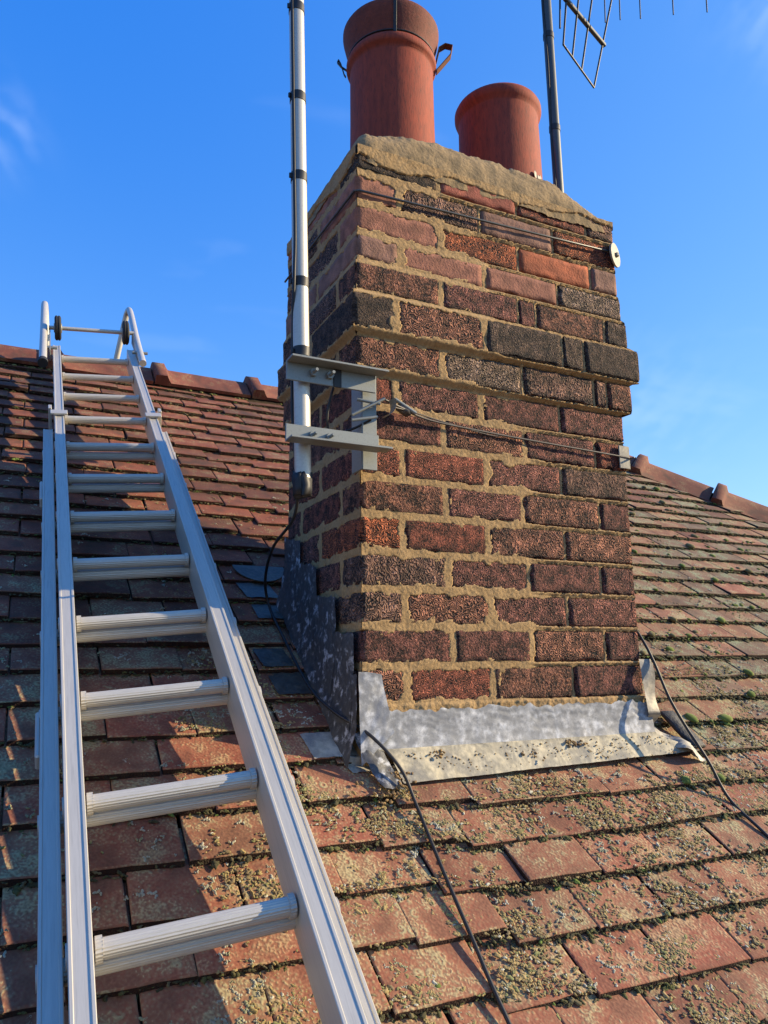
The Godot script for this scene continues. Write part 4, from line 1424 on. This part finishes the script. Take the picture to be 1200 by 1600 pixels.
func build_cables() -> void:
	# down the silver mast, past the bracket, down beside the stack, round the corner and away down the roof
	var ctrl := PackedVector3Array()
	for y in [2.9, 2.4, 2.05, 1.75, 1.62, 1.45, 1.3, 1.15, 1.0, 0.9]:
		var off := 0.020 if int(y * 20) % 3 else 0.026
		ctrl.append(Vector3(-0.1435 - (y - 0.462) * 0.0228 - off * 0.75, y, 0.030 + off * 0.6))
	ctrl.append_array(PackedVector3Array([Vector3(-0.165, 0.78, 0.018), Vector3(-0.160, 0.60, 0.008), Vector3(-0.150, 0.47, 0.012), Vector3(-0.130, 0.40, -0.06), Vector3(-0.115, 0.36, -0.25), Vector3(-0.085, 0.30, -0.40)]))
	ctrl.append_array(PackedVector3Array([roof_at(-0.062, -0.56, 0.03), roof_at(-0.058, -0.42, 0.026), roof_at(-0.058, -0.22, 0.042), roof_at(-0.040, -0.11, 0.062), roof_at(0.006, -0.025, 0.072), roof_at(0.050, 0.05, 0.050), roof_at(0.063, 0.12, 0.022), roof_at(0.052, 0.26, 0.018), roof_at(0.040, 0.40, 0.020), roof_at(0.032, 0.53, 0.018), roof_at(0.02, 0.9, 0.018), roof_at(0.0, 1.6, 0.018)]))
	tag(part("coaxial_cable", tube_mesh(smooth_path(ctrl, 8), 0.0036, 8), M.black, self), "black cable from silver mast round the lead corner and down the tiles", "cable", "black cables on the chimney and roof")
	ctrl = PackedVector3Array([Vector3(WIDE + 0.02, 0.42, -0.20), Vector3(WIDE + 0.013, 0.24, -0.08), Vector3(0.787, 0.145, -0.012), Vector3(0.789, 0.085, 0.022), Vector3(0.798, -0.002, 0.054), Vector3(0.818, -0.070, 0.080), Vector3(0.822, -0.110, 0.108), Vector3(0.832, -0.150, 0.128), roof_at(0.848, 0.19, 0.016), roof_at(0.857, 0.30, 0.014), roof_at(0.865, 0.55, 0.016), roof_at(0.88, 1.2, 0.016)])
	tag(part("coaxial_cable", tube_mesh(smooth_path(ctrl, 8), 0.0038, 8), M.black, self), "black cable hanging past the crumpled lead strip onto the tiles", "cable", "black cables on the chimney and roof")
	ctrl = PackedVector3Array([Vector3(-0.07, 0.69, 0.03), Vector3(-0.085, 0.62, 0.02), Vector3(-0.075, 0.575, 0.01), Vector3(-0.03, 0.585, 0.02), Vector3(0.0, 0.60, 0.055)])
	tag(part("coaxial_cable", tube_mesh(smooth_path(ctrl, 8), 0.0028, 8), M.black, self), "short black loop of cable hanging inside the mast bracket", "cable", "black cables on the chimney and roof")

# ---------------------------------------------------------------- ladder
func rung_mesh(length: float, through: float) -> ArrayMesh:
	var st := begin()
	var outline := PackedVector2Array()
	var n := 72
	for k in n:
		var a := TAU * k / n
		var c := cos(a)
		var s := sin(a)
		var r := 0.0112 / pow(pow(absf(c), 2.5) + pow(absf(s), 2.5), 1.0 / 2.5)
		r += 0.0006 * cos(a * 18.0)
		outline.append(Vector2(c * r, s * r * 1.05))
	prism(st, outline, Transform3D(Basis(Vector3(0, 0, 1), Vector3(0, 1, 0), Vector3(-1, 0, 0)), Vector3()), 0.0, -length, true)
	# the swaged collars where the rung meets each rail
	for e in [[0.0005, 0.009], [length - 0.009, length - 0.0005]]:
		var col := PackedVector2Array()
		for p in outline: col.append(p * 1.25)
		prism(st, col, Transform3D(Basis(Vector3(0, 0, 1), Vector3(0, 1, 0), Vector3(-1, 0, 0)), Vector3()), -e[0], -e[1], true)
	# the flattened ends outside the rails
	for e in [[-through - 0.003, -through + 0.002], [length + through - 0.002, length + through + 0.003]]:
		var cap := PackedVector2Array()
		for k in 20: cap.append(Vector2(cos(TAU * k / 20.0) * 0.015, sin(TAU * k / 20.0) * 0.015))
		prism(st, cap, Transform3D(Basis(Vector3(0, 0, 1), Vector3(0, 1, 0), Vector3(-1, 0, 0)), Vector3()), -e[0], -e[1], true)
	return done(st)

func stile_mesh(width: float, depth: float, length: float) -> ArrayMesh:
	# a hollow-looking rail: box with a shallow lip along both edges of its upper face
	var st := begin()
	bevel_box(st, Transform3D(), Vector3(width, depth, length), 0.0022)
	for s in [-1.0, 1.0]:
		bevel_box(st, Transform3D(Basis(), Vector3(s * (width * 0.5 - 0.0018), 0, 0)), Vector3(0.0052, depth + 0.003, length - 0.002), 0.001)
	return done(st)

func build_ladder() -> void:
	var tilt := deg_to_rad(6.0)
	var u := Vector3.RIGHT * cos(tilt) + N * sin(tilt)
	var n := N * cos(tilt) - Vector3.RIGHT * sin(tilt)
	var l := thing("roof_ladder", "two section aluminium ladder lying up the tiles, hooked over the ridge", "ladder", Transform3D(Basis(u, n, D), Vector3(-0.5443, -0.3869, 0.6210) - N * 0.018 - D * 0.017))
	var w := 0.2507
	var pitch := 0.235
	# upper section (local z runs down the slope, so up the ladder is -z)
	var lo := -1.35
	var hi := 2.90
	var sm := stile_mesh(0.0265, 0.074, hi - lo)
	part("rail", sm, M.alu, l, Transform3D(Basis(), Vector3(-0.0165, -0.005, -(lo + hi) * 0.5)))
	part("rail", sm, M.alu, l, Transform3D(Basis(), Vector3(w + 0.0165, -0.005, -(lo + hi) * 0.5)))
	var rm := rung_mesh(w, 0.0298)
	for k in range(-5, 13):
		part("rung", rm, M.alu_rung, l, Transform3D(Basis(Vector3(1, 0, 0), rng.randf_range(-0.05, 0.05)), Vector3(0, 0, -pitch * k)))
	# lower section, wider, under the first
	var b0 := -0.066
	var b1 := w + 0.066
	hi = 2.05
	sm = stile_mesh(0.0265, 0.080, hi - lo)
	part("rail", sm, M.alu, l, Transform3D(Basis(), Vector3(-0.0495, -0.050, -(lo + hi) * 0.5)))
	part("rail", sm, M.alu, l, Transform3D(Basis(), Vector3(w + 0.0465, -0.050, -(lo + hi) * 0.5)))
	rm = rung_mesh(w + 0.076, 0.0248)
	for k in range(-5, 9):
		part("rung", rm, M.alu_rung, l, Transform3D(Basis(), Vector3(-0.038, -0.031, -pitch * k - 0.003)))
	# guide clips at the head of the lower section
	for s in [0, 1]:
		var x: float = -0.0175 if s == 0 else w + 0.0175
		var st := begin()
		bevel_box(st, Transform3D(Basis(), Vector3(x, 0.0395, -2.07)), Vector3(0.050, 0.007, 0.032), 0.0012)
		var o: float = -0.0185 if s == 0 else 0.0185
		bevel_box(st, Transform3D(Basis(), Vector3(x + o * 1.4, -0.010, -2.118)), Vector3(0.010, 0.105, 0.032), 0.0012)
		part("guide_clip", done(st), M.alu, l)
	# latch plates on the outer face of the lower rail
	for a in [0.66, 1.62]:
		part("latch", box_mesh(Vector3(0.009, 0.030, 0.11), 0.003), M.alu, l, Transform3D(Basis(), Vector3(-0.0668, -0.035, -a)))
	# the ridge hook: side plates, wheels on an axle, and two bent tubes
	for s in [0, 1]:
		var x: float = -0.021 if s == 0 else w + 0.021
		var st := begin()
		bevel_box(st, Transform3D(Basis(), Vector3(x + (-0.020 if s == 0 else 0.020), 0.030, -2.93)), Vector3(0.005, 0.045, 0.34), 0.001)
		part("hook_plate", done(st), M.steel, l)
		var wheel := part("wheel", wheel_mesh(0.052, 0.026), M.rubber, l, Transform3D(Basis(Vector3(0, 1, 0), PI * 0.5), Vector3(x + (0.012 if s == 0 else -0.010), 0.060, -3.075)))
		part("hub", wheel_mesh(0.022, 0.032), M.steel, wheel)
	part("axle", tube_mesh(PackedVector3Array([Vector3(-0.045, 0.060, -3.075), Vector3(w + 0.045, 0.060, -3.075)]), 0.0085, 12), M.alu, l)
	var left := smooth_path(PackedVector3Array([Vector3(-0.066, 0.045, -2.62), Vector3(-0.064, 0.050, -3.0), Vector3(-0.062, 0.055, -3.50), Vector3(-0.060, 0.035, -3.58), Vector3(-0.058, -0.02, -3.60), Vector3(-0.050, -0.36, -3.48)]), 5)
	part("hook_tube", tube_mesh(left, 0.0145, 14), M.alu, l)
	part("tube_end", tube_mesh(PackedVector3Array([Vector3(-0.066, 0.0445, -2.595), Vector3(-0.066, 0.045, -2.625)]), 0.0185, 14), M.rubber, l)
	var right := smooth_path(PackedVector3Array([Vector3(w + 0.043, 0.045, -2.66), Vector3(w + 0.050, 0.050, -3.0), Vector3(w + 0.068, 0.055, -3.52), Vector3(w + 0.062, 0.035, -3.59), Vector3(w + 0.050, -0.02, -3.60), Vector3(w - 0.03, -0.36, -3.48)]), 5)
	part("hook_tube", tube_mesh(right, 0.0140, 14), M.alu, l)
	for s in [0, 1]:
		var x: float = -0.045 if s == 0 else w + 0.045
		part("bolt", tube_mesh(PackedVector3Array([Vector3(x - 0.03, 0.048, -2.80), Vector3(x + 0.03, 0.048, -2.80)]), 0.006, 8), M.steel, l)

func wheel_mesh(r: float, wdt: float) -> ArrayMesh:
	var st := begin()
	var prof := PackedVector2Array([Vector2(0.006, -wdt * 0.5), Vector2(r * 0.82, -wdt * 0.5), Vector2(r * 0.97, -wdt * 0.36), Vector2(r, -wdt * 0.12), Vector2(r * 0.93, 0.0), Vector2(r, wdt * 0.12), Vector2(r * 0.97, wdt * 0.36), Vector2(r * 0.82, wdt * 0.5), Vector2(0.006, wdt * 0.5)])
	var turned := PackedVector2Array()
	for p in prof: turned.append(p)
	lathe(st, turned, Vector3(), 28)
	var m := done(st)
	# the lathe turns about y; lay it so that the axle runs along z
	var st2 := SurfaceTool.new()
	st2.append_from(m, 0, Transform3D(Basis(Vector3(1, 0, 0), PI * 0.5), Vector3()))
	return st2.commit()

# ---------------------------------------------------------------- moss, lichen and crumbs
func scatter(called: String, mesh: Mesh, mat: Material, list: Array, label: String, category: String) -> void:
	var mm := MultiMesh.new()
	mm.transform_format = MultiMesh.TRANSFORM_3D
	mm.use_colors = true
	mm.mesh = mesh
	mm.instance_count = list.size()
	for i in list.size():
		mm.set_instance_transform(i, list[i][0])
		mm.set_instance_color(i, list[i][1])
	var o := MultiMeshInstance3D.new()
	o.name = numbered(called)
	o.multimesh = mm
	o.material_override = mat
	add_child(o, true)
	tag(o, label, category, "", "stuff")

func on_roof(x: float, s: float, size: Vector3, h: float) -> Transform3D:
	var b := Basis(Vector3.RIGHT, N, D) * Basis(Vector3(1, 0, 0), -0.128) * Basis(Vector3.UP, rng.randf() * TAU) * Basis.from_scale(size)
	return Transform3D(b, roof_at(x, s, h))

func under_stack(x: float, s: float) -> bool:
	var z := s * cos(PITCH)
	return x > -0.005 and x < WIDE + 0.005 and z < 0.005 and z > -DEEP - 0.01

func on_apron(x: float, s: float) -> bool:
	return x > 0.03 and x < 0.91 and s > -0.06 and s < lerpf(0.056, 0.032, x / 0.9)

func build_growth() -> void:
	var nz := noise_of(90, 3.2, 4)
	var fine := noise_of(91, 16.0, 3)
	var tuft := noise_of(92, 46.0, 2)
	var moss := []
	var dry := []
	var lichen := []
	var cushion := []
	# along the lower edges of the tiles
	for k in range(-25, 9):
		var x := -1.3
		while x < 3.0:
			x += rng.randf_range(0.0015, 0.0045)
			var s := k * GAUGE + course_shift(x) + 0.004 * sin(x * 2.3 + k * 1.7)
			if s < S_RIDGE + 0.02 or x > hip_x(s): continue
			if under_stack(x, s) or on_apron(x, s): continue
			if s < -1.2 and x > 0.5 and x < 1.0: continue
			var a := nz.get_noise_2d(x * 0.8, s * 1.6) + 0.3 * fine.get_noise_2d(x, s)
			var heavy := 0.48 + 0.5 * a
			if x > 0.7: heavy += 0.75
			elif s > -0.2 and x > -0.35: heavy += 0.50
			if rng.randf() > heavy: continue
			var size := rng.randf_range(0.004, 0.0085) * (1.8 if rng.randf() < 0.06 else 1.0)
			if x > 0.75: size *= 1.45
			var h := rng.randf_range(-0.006, 0.010)
			var g := rng.randf()
			var c := Color(0.052, 0.046, 0.020).lerp(Color(0.10, 0.10, 0.028), g * g)
			if rng.randf() < 0.20: c = Color(0.13, 0.105, 0.05)
			if rng.randf() < 0.04: c = Color(0.11, 0.16, 0.03)
			moss.append([on_roof(x, s + rng.randf_range(0.0, 0.006) + (0.002 if h < 0.003 else -0.002), Vector3(size * 1.4, size * rng.randf_range(0.6, 0.95), size), h), c])
	# crumbs and crusts over the near tiles
	for i in 380000:
		var x := rng.randf_range(-0.95, 1.9)
		var s := rng.randf_range(-1.3, 0.8)
		var near := step01(-0.50, -0.02, s) * step01(-0.40, -0.20, x)
		if near < 0.05 and i % 3: continue
		if under_stack(x, s) or on_apron(x, s): continue
		var a := nz.get_noise_2d(x * 1.5, s * 1.5) + 0.6 * fine.get_noise_2d(x * 1.2, s * 1.2) + 0.6 * tuft.get_noise_2d(x, s)
		var tail := tail_of(x, s) - s
		var h := top_of(x, s)
		var here := step01(0.0, 0.50, a + 0.34 * (0.5 - tail / GAUGE)) * (0.08 + 0.92 * near)
		if x < -0.33: here *= 0.3
		if x > 0.75: here = maxf(here, 0.30 * step01(0.0, 0.7, a))
		if rng.randf() < here * 1.1:
			var size := rng.randf_range(0.0025, 0.0065) * (1.8 if rng.randf() < 0.05 else 1.0)
			var c := Color(0.38, 0.275, 0.115).lerp(Color(0.25, 0.195, 0.075), rng.randf())
			if rng.randf() < 0.28: c = Color(0.18, 0.135, 0.07)
			if rng.randf() < 0.15: c = Color(0.20, 0.20, 0.075)
			if rng.randf() < 0.05: c = Color(0.46, 0.44, 0.33)
			dry.append([on_roof(x, s, Vector3(size * 1.2, size * rng.randf_range(0.5, 0.95), size), h + 0.0015 + size * 0.1), c])
		elif i % 5 == 0:
			var b := fine.get_noise_2d(x * 1.3 + 9.0, s * 1.3) + 0.7 * nz.get_noise_2d(x * 1.4 + 5.0, s * 1.4)
			var want := 0.02 + 0.9 * b
			if s < -0.5: want *= 0.35
			if s > -0.2 and x < -0.2: want += 0.03
			if rng.randf() < want * 0.55:
				var size := rng.randf_range(0.005, 0.016)
				var c := Color(0.34, 0.33, 0.225).lerp(Color(0.43, 0.41, 0.31), rng.randf())
				if rng.randf() < 0.25: c = Color(0.28, 0.28, 0.16)
				if tail < 0.010: continue
				lichen.append([on_roof(x, s, Vector3(size, rng.randf_range(0.010, 0.02), size), h + 0.0016), c])
	# crumbs of mortar and moss lying on the lead and in its corners
	for i in 420:
		var x := rng.randf_range(0.07, 0.86)
		var s := rng.randf_range(-0.005, 0.046)
		if fine.get_noise_2d(x * 0.6, s) < 0.02 and rng.randf() < 0.8: continue
		var size := rng.randf_range(0.002, 0.006)
		dry.append([on_roof(x, s, Vector3(size, size * 0.7, size), lerpf(0.0425, 0.0205, (s + 0.0095) / 0.058) + size * 0.1), Color(0.33, 0.235, 0.10).lerp(Color(0.20, 0.13, 0.06), rng.randf())])
	for q in [[0.16, 0.005, 16, 0.010], [0.51, -0.002, 16, 0.012], [0.545, 0.008, 8, 0.010], [0.035, 0.07, 90, 0.030], [0.055, 0.03, 60, 0.018], [0.40, 0.02, 12, 0.02]]:
		for i in int(q[2]):
			var size := rng.randf_range(0.004, 0.011)
			var c := Color(0.30, 0.19, 0.075).lerp(Color(0.16, 0.10, 0.045), rng.randf())
			dry.append([on_roof(q[0] + rng.randfn(0, q[3]), q[1] + rng.randfn(0, q[3]) * 0.7, Vector3(size, size * 0.9, size), (0.036 - 0.30 * q[1] if q[0] > 0.1 else 0.020) + rng.randf() * 0.008), c])
	# green cushions, mostly on the slope beyond the stack
	for i in 900:
		var x := rng.randf_range(0.75, 2.6)
		var s := rng.randf_range(-2.0, 0.1)
		if i > 860:
			x = rng.randf_range(-0.1, 1.2)
			s = rng.randf_range(-0.1, 0.7)
		if x > hip_x(s) or under_stack(x, s): continue
		if nz.get_noise_2d(x * 0.7 + 3.0, s * 0.9) < 0.02 and rng.randf() < 0.75: continue
		var t := tail_of(x, s)
		s = t - absf(rng.randfn(0, 0.018))
		var big := rng.randf()
		var size := (0.007 + 0.026 * pow(big, 4.0) + 0.008 * rng.randf()) * (0.85 if i <= 860 else 0.55)
		var c := Color(0.105, 0.14, 0.025).lerp(Color(0.17, 0.20, 0.04), rng.randf())
		if rng.randf() < 0.40: c = Color(0.15, 0.125, 0.05)
		cushion.append([on_roof(x, s, Vector3(size * 1.25, size * 0.8, size), top_of(x, s) + size * 0.1), c])
	# by the ridge
	for i in 500:
		var x := rng.randf_range(-1.0, 0.6)
		if nz.get_noise_1d(x * 2.0) < 0.0: continue
		var s := S_RIDGE + rng.randf_range(0.09, 0.16)
		var size := rng.randf_range(0.006, 0.018)
		cushion.append([on_roof(x, s, Vector3(size * 1.3, size * 0.8, size), top_of(x, s) + 0.004), Color(0.13, 0.13, 0.03).lerp(Color(0.21, 0.19, 0.07), rng.randf())])
	scatter("moss", clump(801, 5, 0.8), M.moss, moss, "dark moss growing along the lower edges of the tiles", "moss")
	scatter("dry_moss", clump(802, 5, 0.7), M.dry, dry, "dry tan moss crumbs strewn over the lower tiles and the lead", "moss")
	scatter("lichen", crust(803), M.lichen, lichen, "pale grey green lichen crusts on the clay tiles", "lichen")
	scatter("moss_cushion", clump(804, 1, 0.75), M.cushion, cushion, "bright green moss cushions dotted on the tiles beside the hip", "moss")
	print("moss %d dry %d lichen %d cushion %d" % [moss.size(), dry.size(), lichen.size(), cushion.size()])
